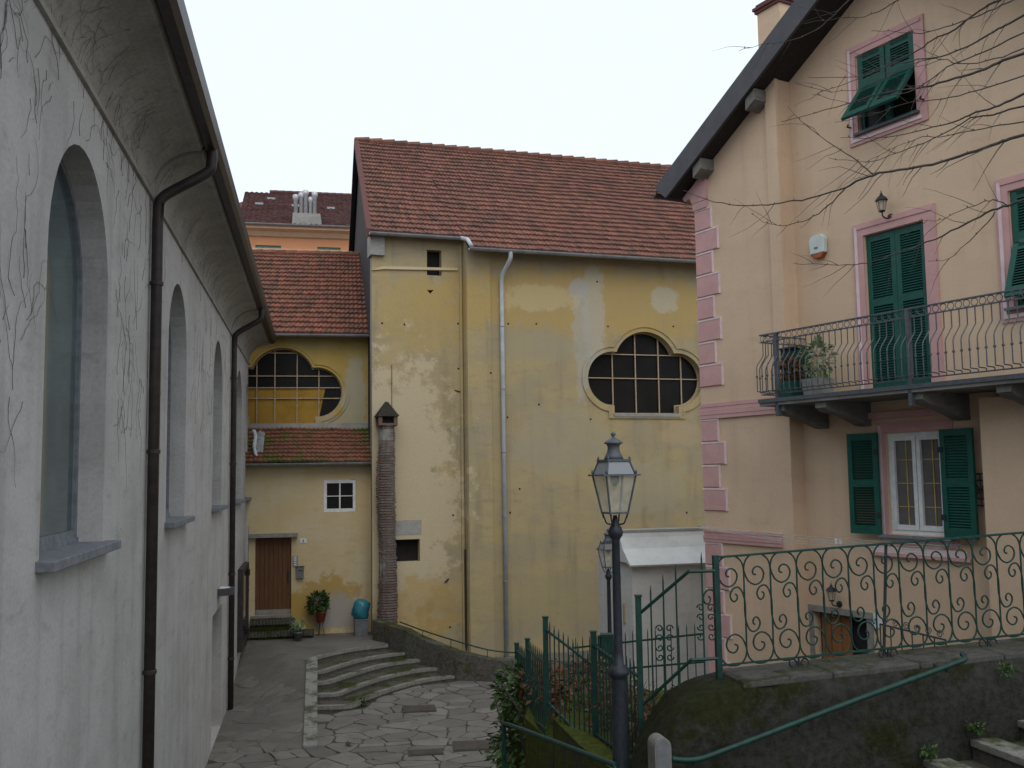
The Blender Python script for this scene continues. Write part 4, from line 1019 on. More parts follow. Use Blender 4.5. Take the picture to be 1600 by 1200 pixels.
# gable window with its shutters propped out
surround(gl, gr, gzb, gzt, 0, .19)
gw = MB().sheet([(gl, gzb), (gr, gzb), (gr, gzt), (gl, gzt)], [[(gl+.06, gzb+.06), (gr-.06, gzb+.06), (gr-.06, gzt-.06), (gl+.06, gzt-.06)]], .05, .05).build('gable_window', M['shutter'], house)
MB().quad((gl, .095, gzb), (gr, .095, gzb), (gr, .095, gzt), (gl, .095, gzt)).build('pane', M['darkpane'], gw)
box('sill', M['greyiron'], gw, gl-.06, gr+.06, -.09, .05, gzb-.05, gzb-.012); box('mullion', M['shutter'], gw, (gl+gr)/2-.05, (gl+gr)/2+.05, .02, .09, gzb, gzt)
gh = gzt-gzb
for i in range(2):
    x0 = gl+.02+i*(gr-gl)/2; o = leaf(house, 'window_shutter', (gr-gl)/2-.03, gh*.42, .99); o.location = (x0, .0, gzt-gh*.43)
    o = leaf(house, 'propped_shutter', (gr-gl)/2-.03, gh*.56, .99)
    o.matrix_local = Matrix.Translation((x0, -.02, gzt-gh*.44)) @ Matrix.Rotation(math.radians(-38), 4, 'X') @ Matrix.Translation((0, 0, -gh*.56))
for s in (gl-.14, gr+.14): MB().tube([(s, -.03, gzb+.12), (s, -.12, gzb+.12), (s+.04, -.14, gzb+.14)], .014, 5).build('shutter_hook', M['iron'], gw)
# right hand window with propped lower shutter
surround(s2l, s2r, s2zb, s2zt, 0, .2)
sw = MB().sheet([(s2l, s2zb), (s2r, s2zb), (s2r, s2zt), (s2l, s2zt)], [[(s2l+.06, s2zb+.06), (s2r-.06, s2zb+.06), (s2r-.06, s2zt-.06), (s2l+.06, s2zt-.06)]], .05, .05).build('side_window', M['shutter'], house)
MB().quad((s2l, .095, s2zb), (s2r, .095, s2zb), (s2r, .095, s2zt), (s2l, .095, s2zt)).build('pane', M['darkpane'], sw)
box('sill', M['sill'], sw, s2l-.1, s2r+.1, -.12, .05, s2zb-.05, s2zb-.012)
sh = s2zt-s2zb
for i in range(2):
    x0 = s2l+.02+i*(s2r-s2l)/2
    o = leaf(house, 'window_shutter', (s2r-s2l)/2-.03, sh*.44, .99); o.location = (x0, .0, s2zt-sh*.45)
    o = leaf(house, 'propped_shutter', (s2r-s2l)/2-.03, sh*.5, .99)
    o.matrix_local = Matrix.Translation((x0, -.02, s2zt-sh*.46)) @ Matrix.Rotation(math.radians(-20), 4, 'X') @ Matrix.Translation((0, 0, -sh*.5))
# first floor window: white casement, shutters folded back on the wall
surround(wl, wr, wzb, wzt, 0, .16)
box('head_cornice', M['pink'], house, wl-.3, wr+.3, -.07, -.001, wzt+.22, wzt+.32); box('sill', M['sill'], house, wl-.12, wr+.12, -.13, .05, wzb-.05, wzb-.011)
box('apron', M['pinklight'], house, wl-.28, wr+.3, -.045, -.001, wzb-.28, wzb-.19); box('apron', M['pink'], house, wl-.34, wr+.36, -.065, -.001, wzb-.33, wzb-.281)
cw = MB().sheet([(wl, wzb), (wr, wzb), (wr, wzt), (wl, wzt)], [[(wl+.05, wzb+.07), (wr-.05, wzb+.07), (wr-.05, wzt-.06), (wl+.05, wzt-.06)]], .04, .05).build('casement_window', M['whitepaint'], house)
xm = (wl+wr)/2
for a, c in ((wl+.045, xm-.004), (xm+.004, wr-.045)):
    f = MB().sheet([(a, wzb+.065), (c, wzb+.065), (c, wzt-.055), (a, wzt-.055)], [[(a+.065, wzb+.14), (c-.065, wzb+.14), (c-.065, wzt-.12), (a+.065, wzt-.12)]], .025, .06).build('sash', M['whitepaint'], cw)
    MB().quad((a+.05, .07, wzb+.12), (c-.05, .07, wzb+.12), (c-.05, .07, wzt-.1), (a+.05, .07, wzt-.1)).build('pane', M['netpane'], cw)
    m = (a+c)/2+.03
    box('glazing_bar', M['gold'], cw, m-.007, m+.007, .055, .068, wzb+.14, wzt-.12)
    for q in (.27, .5, .73): zz = wzb+(wzt-wzb)*q; box('glazing_bar', M['gold'], cw, a+.065, c-.065, .057, .066, zz-.006, zz+.006)
def folded(px, side):
    o = leaf(house, 'open_shutter', .54, wzt-wzb+.02, .5, .045, False)
    if side < 0: o.matrix_local = Matrix.Translation((wl-.07, -.09, wzb-.01)) @ Matrix.Rotation(math.radians(180+4), 4, 'Z')
    else: o.matrix_local = Matrix.Translation((wr+.03, -.14, wzb-.01)) @ Matrix.Rotation(math.radians(-4), 4, 'Z')
    for z in (.25, 1.2): box('hinge', M['iron'], o, -.03, .05, -.012 if side > 0 else .046, -.001 if side > 0 else .058, z, z+.08)
    return o
folded(0, -1); folded(0, 1)
# lower entrance and arch
dd = box('entrance_door', M['woodorange'], house, ll+.05, (ll+lr)/2+.1, .11, .135, BZ, lzt-.02); box('open_gap', M['dark'], house, ll-.05, lr+.05, .1415, .17, BZ, lzt+.05)
for i in range(3): box('plank', M['woodorange'], dd, ll+.06+i*.21, ll+.25+i*.21, .095, .111, BZ+.02, lzt-.05)
box('entrance_lintel', M['stone'], house, ll-.1, lr+.12, -.05, .02, lzt+.005, lzt+.1); box('entrance_jamb', M['stone'], house, lr+.005, lr+.1, -.04, .02, BZ, lzt+.0); box('entrance_jamb', M['stone'], house, ll-.09, ll-.005, -.04, .02, BZ, lzt)
MB().sheet([(p, q) for p, q in AH], [], .139, 0).build('arch_back', M['wood'], house)
# ---- balcony
bl, br = HO.hit(1187, 523, -1.0)[0], HXR-.6
bzr = HO.hit(1418, 482, -1.0)[1]; bzs = HO.hit(1290, 615, -1.0)[1]
bal = MB().box(bl-.02, br+.02, -1.04, -.002, bzs-.105, bzs-.012).build('balcony_slab', M['concretedark'], house)
box('slab_edge', M['greyiron'], bal, bl-.03, br+.03, -1.06, -1.0, bzs-.055, bzs+.005)
for cx in (-1.22, -.38, 1.32, 2.6, 3.8):
    MB().prism([(0, bzs-.106), (-.98, bzs-.106), (-.98, bzs-.2), (-.86, bzs-.26), (-.6, bzs-.30), (-.35, bzs-.38), (-.12, bzs-.46), (0, bzs-.47)], lambda u, v, w: (w, u, v), cx-.1, cx+.1).build('corbel', M['concretedark'], bal)
rail = MB(); cz0 = bzs+.07
for y0, y1, z0, z1 in ((-1.02, -.985, bzr-.02, bzr), (-1.015, -.99, bzr-.135, bzr-.118), (-1.015, -.99, cz0, cz0+.016)):
    rail.box(bl, br, y0, y1, z0, z1); rail.box(bl-.0, bl+.03, y1+.001, -.002, z0+.001, z1-.001); rail.box(br-.03, br, y1+.001, -.002, z0+.001, z1-.001)
rail = rail.build('railing', M['greyiron'], bal)
for x in [HO.hit(1214, 560, -1.0)[0], HO.hit(1421, 540, -1.0)[0], 3.75]:
    if x < br: MB().box(x-.028, x+.028, -1.04, -.975, bzs-.28, bzr-.021).build('railing_post', M['greyiron'], rail)
Hh = bzr-.12-cz0
bp_ = [(0, 0, Hh), (0, 0, Hh*.74), (0, -.13, Hh*.56), (0, -.15, Hh*.5), (0, -.15, .1), (0, -.15, .055), (0, -.02, .05), (0, 0, .04), (0, 0, 0)]
mb = MB().tube(bp_, .0085, 5)
mb.lathe([(.006, -.02), (.019, -.008), (.019, .008), (.006, .02)], (0, -.15, Hh*.34), 8)
b0 = mb.build('baluster', M['greyiron'], rail); b0.location = (bl+.06, -1.0, cz0)
ring = MB(); n = 16; ri = []
for i in range(n): a = 2*PI*i/n; ri.append((.047*math.cos(a), 0, .047*math.sin(a)))
ring.tube(ri+[ri[0], ri[1]], .006, 4, False); r0 = ring.build('ring', M['greyiron'], rail); r0.location = (bl+.06, -1.0025, bzr-.069)
x = bl+.06+.115
while x < br-.03: share(b0, rail, (x, -1.0, cz0)); share(r0, rail, (x, -1.0025, bzr-.069)); x += .115
y = -.9
while y < -.1: share(b0, rail, (bl+.015, y, cz0), (0, 0, -PI/2)); share(r0, rail, (bl+.015, y, bzr-.069), (0, 0, PI/2)); y += .13
# things fixed to the house
def lantern(name, label, px, py, sc, flip=1):
    x, z = HO.hit(px, py, 0); t = place(thing(name, label, 'wall lamp', group='wall lanterns on the peach house'), HO, x, 0, z); t.scale = (sc,)*3
    MB().lathe([(.075, 0), (.075, .02), (.05, .035)], (0, 0, 0), 12).build('wall_plate', M['iron'], t).matrix_local = Matrix.Rotation(PI/2, 4, 'X')
    MB().tube(subdiv([Vector(p) for p in ((0, -.02, 0), (0, -.12, -.03), (0, -.22, .0), (0, -.24, .08))], 4), .014, 6).build('arm', M['iron'], t)
    lan = MB().lathe([(.05, .08), (.06, .095), (.06, .11)], (0, -.24, 0), 6).lathe([(.1, .29), (.125, .3), (.085, .36), (.03, .40), (.03, .42), (.012, .45), (.004, .5)], (0, -.24, 0), 6).build('lantern_frame', M['iron'], t)
    for k in range(6):
        a = 2*PI*(k+.5)/6; MB().tube([(.058*math.cos(a), -.24+.058*math.sin(a), .11), (.1*math.cos(a), -.24+.1*math.sin(a), .29)], .006, 4).build('bar', M['iron'], lan)
    MB().lathe([(.05, .112), (.09, .288)], (0, -.24, 0), 6).build('glass', M['lampglass'], t)
lantern('wall_lantern', 'small iron wall lantern above the balcony door', 1392, 340, .8)
lantern('wall_lantern', 'iron wall lantern over the lower entrance behind the scroll railing', 1312, 944, .72)
x, z = HO.hit(1282, 384, 0); t = place(thing('alarm_siren', 'white alarm box with amber lens left of balcony door', 'alarm box'), HO, x, 0, z)
MB().prism([(-.15, -.14), (.15, -.14), (.165, .1), (.11, .17), (-.11, .17), (-.165, .1)], lambda u, v, w: (u, w, v), -.1, -.002).build('body', M['alarm'], t); bevel(t.children[0], .02)
MB().prism([(-.14, -.142), (.14, -.142), (.08, -.205), (-.08, -.205)], lambda u, v, w: (u, w, v), -.09, -.004).build('lens', M['amber'], t)
box('badge', M['binplastic'], t, -.04, .03, -.106, -.1005, -.06, -.03)
x, z = HO.hit(1540, 765, 0); t = place(thing('iron_wall_ornament', 'round wrought iron ornament on house wall beside the right shutter', 'ornament'), HO, x-.02, -.08, z)
for r in (.22, .13): MB().tube([(r*math.cos(q*PI/12), 0, r*math.sin(q*PI/12)) for q in range(25)], .012, 5).build('hoop', M['iron'], t)
for a in range(0, 180, 45): MB().tube([(.22*math.cos(math.radians(a)), .005, .22*math.sin(math.radians(a))), (-.22*math.cos(math.radians(a)), .005, -.22*math.sin(math.radians(a)))], .009, 5).build('spoke', M['iron'], t)
MB().tube([(0, .078, 0), (0, 0, 0)], .012, 5).build('fixing', M['iron'], t)
x, z = HO.hit(1367, 970, 0); t = place(thing('ceramic_number_tile', 'oval white and blue ceramic tile beside the lower entrance', 'tile'), HO, x, 0, z)
MB().prism([(.14*math.cos(q*PI/10)*(1+.08*(q % 2)), .11*math.sin(q*PI/10)*(1+.08*(q % 2))) for q in range(20)], lambda u, v, w: (u, w, v), -.02, -.002).build('tile', M['whitepaint'], t)
for u, v in ((-.03, 0), (.03, .02), (0, -.03)): MB().lathe([(.022, -.002), (.02, .002)], (0, 0, 0), 6).build('flower', M['bluebag'], t).matrix_local = Matrix.Translation((u, -.023, v)) @ Matrix.Rotation(PI/2, 4, 'X')
# pots on the balcony
rnd = random.Random(31)
def planter(x, label, mt, kind):
    t = place(thing('balcony_planter', label, 'plant', group='planters on the balcony'), HO, x, -.55, bzs-.012)
    MB().prism([(-.15, -.15), (.15, -.15), (.15, .15), (-.15, .15)], lambda u, v, w: (u*(1+.6*w), v*(1+.6*w), w), 0, .3).build('pot', mt, t)
    mb = MB()
    if kind: leafblob(mb, (0, 0, .62), 240, .22, .2, .3, .11, rnd)
    else: leafblob(mb, (0, 0, .5), 160, .16, .14, .2, .1, rnd)
    mb.build('foliage', M['leafpale'] if kind else M['leafdry'], t, recalc=False)
planter(HO.hit(1236, 610, -.55)[0], 'dark green pot with withered plant at the balcony end', M['shutter'], 0)
planter(HO.hit(1278, 600, -.55)[0], 'pale balcony pot with grey green leafy plant', M['stone'], 1)
x, z = HO.hit(1250, 548, -.12); t = place(thing('balcony_cabinet', 'tall narrow green cabinet on balcony behind the pots', 'cabinet'), HO, x, -.3, bzs-.012)
box('body', M['greeniron'], t, -.16, .22, -.1, .2, 0, .86); box('top', M['iron'], t, -.2, .26, -.14, .24, .861, .89)
# washing lines
t = thing('washing_line', 'thin pale washing lines stretched below the casement window', 'washing line')
a = HO.w(HO.hit(1095, 822, -PR-.1)[0], -PR-.1, HO.hit(1095, 822, -PR-.1)[1]); c = HO.w(HO.hit(1478, 856, -.45)[0], -.45, HO.hit(1478, 853, -.45)[1])
for k in range(4):
    d = Vector((0, 0, -.035*k))+HO.y*(-.06*k); MB().tube([a+d*.3, a.lerp(c, .5)+d+Vector((0, 0, -.03)), c+d], .0045, 4).build('line', M['rope'], t)
MB().tube([c+HO.y*.5, c-HO.y*.22], .012, 5).build('bracket', M['zinc'], t); MB().tube([a+HO.y*.11, a-HO.y*.05], .012, 5).build('bracket', M['zinc'], t)
m_ = a.lerp(c, .62)
for k in range(2): MB().box(-.02, .02, -.008, .008, -.06, .02).build('peg', M['whitepaint'], t).location = m_+Vector((.05*k, -.05*k, -.04))
# courtyard in front of the house
mbq = [HO.w(QX-1.5, .0), HO.w(HXR+3, .0), HO.w(HXR+3, -4.2), HO.w(QX-1.5, -2.4)]
struct(MB().prism([(p.x, p.y) for p in mbq], lambda u, v, w: (u, v, w), -.05, BZ).build('courtyard', M['landing']))
# little stair railing by the arch
t = place(thing('arch_stair_railing', 'small scrolled iron railing beside the arch in the courtyard', 'railing'), HO)
p0 = (HO.hit(1375, 975, -.35)[0], HO.hit(1375, 975, -.35)[1]); p1 = (HO.hit(1478, 1000, -.35)[0], HO.hit(1478, 1000, -.35)[1])
MB().tube([(p0[0], -.35, p0[1]), (p1[0], -.35, p1[1])], .014, 5).build('top_rail', M['iron'], t)
for i in range(7):
    f = i/6; x = p0[0]+(p1[0]-p0[0])*f; z = p0[1]+(p1[1]-p0[1])*f; MB().tube([(x, -.35, BZ), (x, -.35, z)], .009, 5).build('bar', M['iron'], t)
    if i < 6:
        xx = x+(p1[0]-p0[0])/12; MB().tube([(xx+.06*(1-q/16)*math.cos(q*.8), -.35, z+.055+.06*(1-q/16)*math.sin(q*.8)) for q in range(14)], .007, 4).build('scroll', M['iron'], t)
# ================================================================== retaining wall with the scroll railing
TZ = 3.15
rwall = place(thing('retaining_wall', 'dark mossy retaining wall with rounded end below the scroll railing', 'wall'), RW)
prof = [(-.97, -.1), (6, -.1), (6, TZ+.28), (3.1, TZ+.14), (0.05, TZ), (-.22, TZ-.05), (-.45, TZ-.16), (-.62, TZ-.36), (-.75, TZ-.62), (-.86, TZ-.95), (-.93, TZ-1.4)]
mb = MB(); NX = []
# front face as a fine uneven sheet so that the masonry is not flat
def ztop(x):
    for (a, za), (c, zc) in zip(prof[2:], prof[3:]):
        if c <= x <= a: return zc+(za-zc)*(x-c)/(a-c)
    return -.1
nx, nz = 70, 26; yf = -.42
for i in range(nx+1):
    x = -.95+6.95*i/nx; zt = ztop(x)
    for j in range(nz+1):
        z = -.1+(zt-.03+.1)*j/nz; e = noise.fractal((x*2.2, z*2.2, 3), 1, 2, 4)*.05; rnd_ = .05*max(0, (j-nz+2)/2)
        mb.v.append((x, yf+e+rnd_, z))
    mb.v.append((x, yf+.12, zt)); mb.v.append((x, .22, zt+.01)); mb.v.append((x, .25, zt-.05)); mb.v.append((x, .25, -.1))
R = nz+5
for i in range(nx):
    for j in range(R-1): a = i*R+j; mb.f.append((a, a+R, a+R+1, a+1))
mb.quad(*[mb.v[j] for j in range(R)])
mb.build('masonry', M['mosswall'], rwall, True)
for i in range(7):
    xa, xb = .06+i*.85, .06+(i+1)*.85-.008
    if xb > 6: xb = 5.95
    o = MB().prism([(xa, ztop(xa)-.03), (xb, ztop(xb)-.03), (xb, ztop(xb)+.028), (xa, ztop(xa)+.028)], lambda u, v, w: (u, w, v), -.36, .24).build('coping_slab', M['coping'], rwall); bevel(o, .012)
x, z = RW.hit(1030, 1190, -.45)
t = place(thing('stone_marker', 'small round topped grey stone marker set against the mossy wall', 'marker'), RW, x, 0, 0)
zt = RW.hit(1030, 1151, -.5)[1]
MB().prism([(-.072, 1.2), (.072, 1.2), (.072, zt-.072)]+arc(0, zt-.072, .072, 0, 180, 10)[1:], lambda u, v, w: (u, w, v), -.56, -.37).build('slab', M['concretedark'], t); bevel(t.children[0], .01)
MB().prism([(-.055, 1.25), (.055, 1.25), (.055, zt-.075)]+arc(0, zt-.075, .055, 0, 180, 10)[1:], lambda u, v, w: (u, w, v), -.564, -.5605).build('panel', M['binplastic'], t)
# scroll railing
sr = place(thing('scroll_railing', 'green wrought iron railing of tall interlocking scrolls on the wall', 'railing'), RW)
rb, rt_ = RW.hit(1128, 1041)[1], RW.hit(1128, 869)[1]; SLP = (RW.hit(1600, 831)[1]-rt_)/(RW.hit(1600, 831)[0]-RW.hit(1128, 869)[0])
H = rt_-rb; W = RW.hit(1166, 900)[0]-RW.hit(1124, 900)[0]; n = 20; LEN = W*n
sk = lambda x: SLP*x
MB().prism([(0, rt_-.018), (LEN, rt_-.018+sk(LEN)), (LEN, rt_+sk(LEN)), (0, rt_)], lambda u, v, w: (u, w, v), -.02, .02).build('top_rail', M['greeniron'], sr)
MB().prism([(0, rb), (LEN, rb+sk(LEN)), (LEN, rb+.016+sk(LEN)), (0, rb+.016)], lambda u, v, w: (u, w, v), -.012, .012).build('bottom_rail', M['greeniron'], sr)
def bar_a():
    k = H/W/3.34
    p = [(.45,.72),(.36,.70),(.33,.60),(.40,.48),(.53,.44),(.68,.52),(.75,.71),(.66,.95),(.42,1.07),(.16,.93),(.02,.62),(.0,.48),(.06,.25),(.18,.1),(.33,.02),(.5,0),(.67,.02),(.82,.1),(.94,.25),(1,.5),(1,.9),(1,1.4),(1,1.84),(1.06,2.1),(1.15,2.27),(1.28,2.34),(1.45,2.28),(1.55,2.1),(1.5,1.95),(1.4,1.9),(1.3,1.97),(1.29,2.08),(1.36,2.13)]
    return [(u, v*(k if v > 1.1 else 1)) for u, v in p]
pa = bar_a(); hh = H/W
def draw(pts):
    return MB().tube(subdiv([Vector((u*W, 0, H-v*W)) for u, v in pts], 2), .0085, 5)
A0 = draw(pa).build('scroll', M['greeniron'], sr, True); B0 = draw([(1-u, hh-v) for u, v in pa]).build('scroll', M['greeniron'], sr, True)
A0.location = (0, .004, rb); B0.location = (0, -.004, rb)
for i in range(1, n): share(A0, sr, (i*W, .004, rb+sk(i*W))); share(B0, sr, (i*W, -.004, rb+sk(i*W)))
MB().box(-.035, .015, -.025, .025, TZ-.12, rt_+.01).build('end_post', M['greeniron'], sr)
for xx in (1.62, 3.4): MB().tube([(xx, .012, rb-.12+sk(xx)), (xx+.08, .012, rt_+sk(xx))], .014, 6).build('stay', M['iron'], sr)
for k, px in enumerate((1248, 1388, 1545)):
    xx = RW.hit(px, 1030)[0]
    for s in (-1, 1): MB().tube([(xx+s*(.02+.05*(1-math.cos(q*.55))*(1-q/22)), 0, rb-.045+sk(xx)+.045*math.sin(q*.55)*(1-q/22)) for q in range(14)], .007, 4).build('foot_scroll', M['iron'], sr)
    MB().tube([(xx, 0, TZ-.05+sk(xx)), (xx, 0, rb+sk(xx))], .01, 5).build('foot', M['iron'], sr)

# ================================================================== spear fences beside the terrace
def fence_panel(parent, a, b_, ab, bb, sp=.105, over=.13, under=.06, r=.0085, railr=.016, mid=None):
    """a,b_: top rail ends; ab,bb: bottom rail ends (world points)"""
    a, b_, ab, bb = (Vector(q) for q in (a, b_, ab, bb))
    MB().tube([a, b_], railr, 6).build('rail', M['greeniron'], parent); MB().tube([ab, bb], railr, 6).build('rail', M['greeniron'], parent)
    n = max(2, int(Vector((b_.x-a.x, b_.y-a.y, 0)).length/sp))
    for i in range(1, n):
        f = i/n; t = a.lerp(b_, f); u = ab.lerp(bb, f)
        o = MB().tube([(u.x, u.y, u.z-under), (u.x, u.y, t.z+over-.06), (u.x, u.y, t.z+over)], [r, r, .002], 5).build('spear_bar', M['greeniron'], parent)
def post(parent, p, z0, z1, s=.03):
    MB().box(p.x-s, p.x+s, p.y-s, p.y+s, z0, z1).box(p.x-s-.008, p.x+s+.008, p.y-s-.008, p.y+s+.008, z1+.0005, z1+.016).build('post', M['greeniron'], parent)
def at(px, py, Y): return hy(px, py, Y)
P1 = RW.w(0, 0)
sf = thing('stair_fence', 'green spear topped fence sloping down from the scroll railing post', 'fence')
Y0, Y1, Y2 = P1.y-.02, 9.05, 9.35
T0, T1, T2 = at(1117, 892, Y0), at(1076, 893, Y1), at(998, 960, Y2); B0_, B1, B2 = at(1118, 1029, Y0), at(1084, 1031, Y1), at(999, 1104, Y2)
q = at(997, 932, Y2); post(sf, Vector((q.x, q.y, 0)), at(997, 1146, Y2).z, q.z, .026)
fence_panel(sf, T0, T1, Vector((T0.x, T0.y, B0_.z)), Vector((T1.x, T1.y, B1.z)), .09, .17, .16); fence_panel(sf, T1, T2, Vector((T1.x, T1.y, B1.z)), Vector((T2.x, T2.y, B2.z)), .115, .17, .14)
for f in (.38, .98):
    c = T0.lerp(T1, .4) if f < .5 else T1.lerp(T2, .5); c = Vector((c.x, c.y-.004, (c.z*.42+B1.z*.58) if f < .5 else (T1.lerp(T2, .5).z*.45+B1.lerp(B2, .5).z*.55)))
    for sx in (-1, 1):
        for k in (-1.5, -.5, .5, 1.5):
            zc = c.z+k*.085; MB().tube([(c.x+sx*(.045+.035*(1-j/15)*math.cos(j*.62)), c.y, zc+.035*(1-j/15)*math.sin(j*.62)*(1 if k > 0 else -1)) for j in range(12)], .0065, 4).build('scroll', M['greeniron'], sf)
gf = thing('terrace_fence', 'green spear fence on the mossy terrace left of lamp post', 'fence')
D = {927: (10.6, 988, 1144), 852: (11.5, 965, 1119), 824: (13.2, 999, 1118), 807: (14.6, 1006, 1110)}
pos = {}
for k, (Y, t_, b__) in D.items():
    q = at(k, t_, Y); pos[k] = q; post(gf, q, at(k, b__, Y).z-.05, q.z, .03)
SPC = [.095]
def pan(k0, y0t, k1, y1t, y0b, y1b):
    Ya, Yb = (D[k0][0] if k0 in D else Y2), (D[k1][0] if k1 in D else Y2)
    a, c = at(k0, y0t, Ya), at(k1, y1t, Yb); a2, c2 = at(k0, y0b, Ya), at(k1, y1b, Yb)
    fence_panel(gf, a, c, Vector((a.x, a.y, a2.z)), Vector((c.x, c.y, c2.z)), SPC[0], .12, .08)
pan(852, 983, 927, 1040, 1096, 1172); pan(927, 1008, 997, 1056, 1146, 1194); SPC[0] = .17; pan(824, 1013, 852, 1036, 1116, 1140); pan(807, 1016, 824, 1030, 1106, 1122)
bf = thing('courtyard_fence', 'green spear fence with stout gate post behind the terrace', 'fence')
yb = 15.2
q0, q1 = at(890, 1013, yb+.6), at(1100, 990, yb-.9)
fence_panel(bf, q0, q1, at(890, 1052, yb+.6), at(1100, 1034, yb-.9), .13, .16, .5)
q = at(948, 990, yb); MB().box(q.x-.09, q.x+.09, q.y-.09, q.y+.09, 0, q.z).build('gate_post', M['greeniron'], bf); q = at(938, 993, yb+.1); MB().box(q.x-.04, q.x+.04, q.y-.05, q.y+.05, 0, q.z).build('gate_post', M['greeniron'], bf)
# ---- terrace the fences stand on
ter = thing('terrace_wall', 'stepped mossy terrace wall carrying the green spear fence', 'wall')
tp = [at(1003, 1150, 9.2), at(935, 1150, 10.45), at(858, 1122, 11.4)]
def slab(name, poly, z1, m): return MB().prism(poly, lambda u, v, w: (u, v, w), -.08, z1).build(name, m, ter)
e1 = [at(968, 1190, 9.0), at(905, 1190, 10.6), at(846, 1121, 11.35), at(866, 1120, 11.6), at(1010, 1130, 9.3)]
za = at(852, 1120, 11.45).z
slab('upper_block', [(.95, 9.15), (.62, 10.3), (.40, 11.4), (.58, 11.62), (2.4, 11.62), (2.4, 9.2), (1.3, 9.0)], za, M['mossblock'])
slab('middle_block', [(.395, 11.38), (.10, 12.6), (.16, 13.4), (.6, 13.4), (2.6, 13.4), (2.6, 11.63), (.6, 11.63)], za-.28, M['mossblock'])
slab('lower_block', [(.1, 12.9), (-.12, 14.0), (.0, 15.0), (2.8, 15.4), (2.8, 13.41), (.14, 13.41)], za-.55, M['mossblock'])
# ---- stair on the near side, climbing to the right along the wall
near = struct(bpy.data.objects.new('near_stairs', None)); COL.objects.link(near)
def rwp(x, y): p = RW.w(x, y); return (p.x, p.y)
for i in range(9):
    x0 = 3.61-.48*i; z = 3.0-.14*i
    if i == 0: x1 = 7.0
    else: x1 = x0+.55
    MB().prism([rwp(x0+.03, -.40), rwp(x0+.13, -3.4), rwp(x1+.1, -3.4), rwp(x1, -.40)], lambda u, v, w: (u, v, w), -.08, z-.045).build('step', M['step'], near)
    for (ya, yb_) in ((-.41, -1.25), (-1.26, -2.2), (-2.21, -3.3)):
        o = MB().prism([rwp(x0, ya), rwp(x0+.04, yb_), rwp(x0+.30, yb_), rwp(x0+.26, ya)], lambda u, v, w: (u, v, w), z-.06, z+random.uniform(-.004, .004)).build('edge_slab', M['nosing'], near); bevel(o, .01)
MB().prism([rwp(-1.6, -.1), rwp(-1.6, -3.4), rwp(.3, -3.4), rwp(.3, -.41), rwp(-.98, -.41), rwp(-.98, -.1)], lambda u, v, w: (u, v, w), -.08, 1.3).build('landing', M['step'], near)
# handrails
h1 = thing('wall_handrail', 'round green handrail climbing along the dark mossy wall', 'handrail')
yy = -.55
hp = [RW.w(*(lambda q: (q[0], yy, q[1]))(RW.hit(px, py, yy))) for px, py in ((1050, 1187), (1085, 1187), (1130, 1173), (1300, 1108), (1480, 1041), (1507, 1030), (1512, 1024))]
hp[-1] = hp[-1]+RW.y*.08; hp[0] = hp[0]+RW.y*.02
MB().tube(subdiv(hp, 5), .024, 10).build('rail', M['greeniron'], h1, True)
for f in (hp[1], hp[3].lerp(hp[2], .3), hp[4]): MB().tube([f+RW.y*.25, f+RW.y*.02+Vector((0, 0, -.05)), f+Vector((0, 0, -.02))], .01, 5).build('bracket', M['greeniron'], h1)
h2 = thing('lower_handrail', 'green tube handrail with post at the edge of the plaza', 'handrail')
hq = [at(787, 1132, 12.0), at(800, 1134, 11.75), at(880, 1164, 10.2), at(950, 1191, 8.95), at(960, 1197, 8.8), at(961, 1215, 8.78)]
MB().tube(subdiv(hq, 4), .026, 8).build('rail', M['greeniron'], h2, True); MB().tube([(hq[0].x, hq[0].y, -.05), hq[0]], .028, 8).build('post', M['greeniron'], h2)
MB().tube([(hq[5].x, hq[5].y, .2), hq[5]], .026, 8).build('post', M['greeniron'], h2)

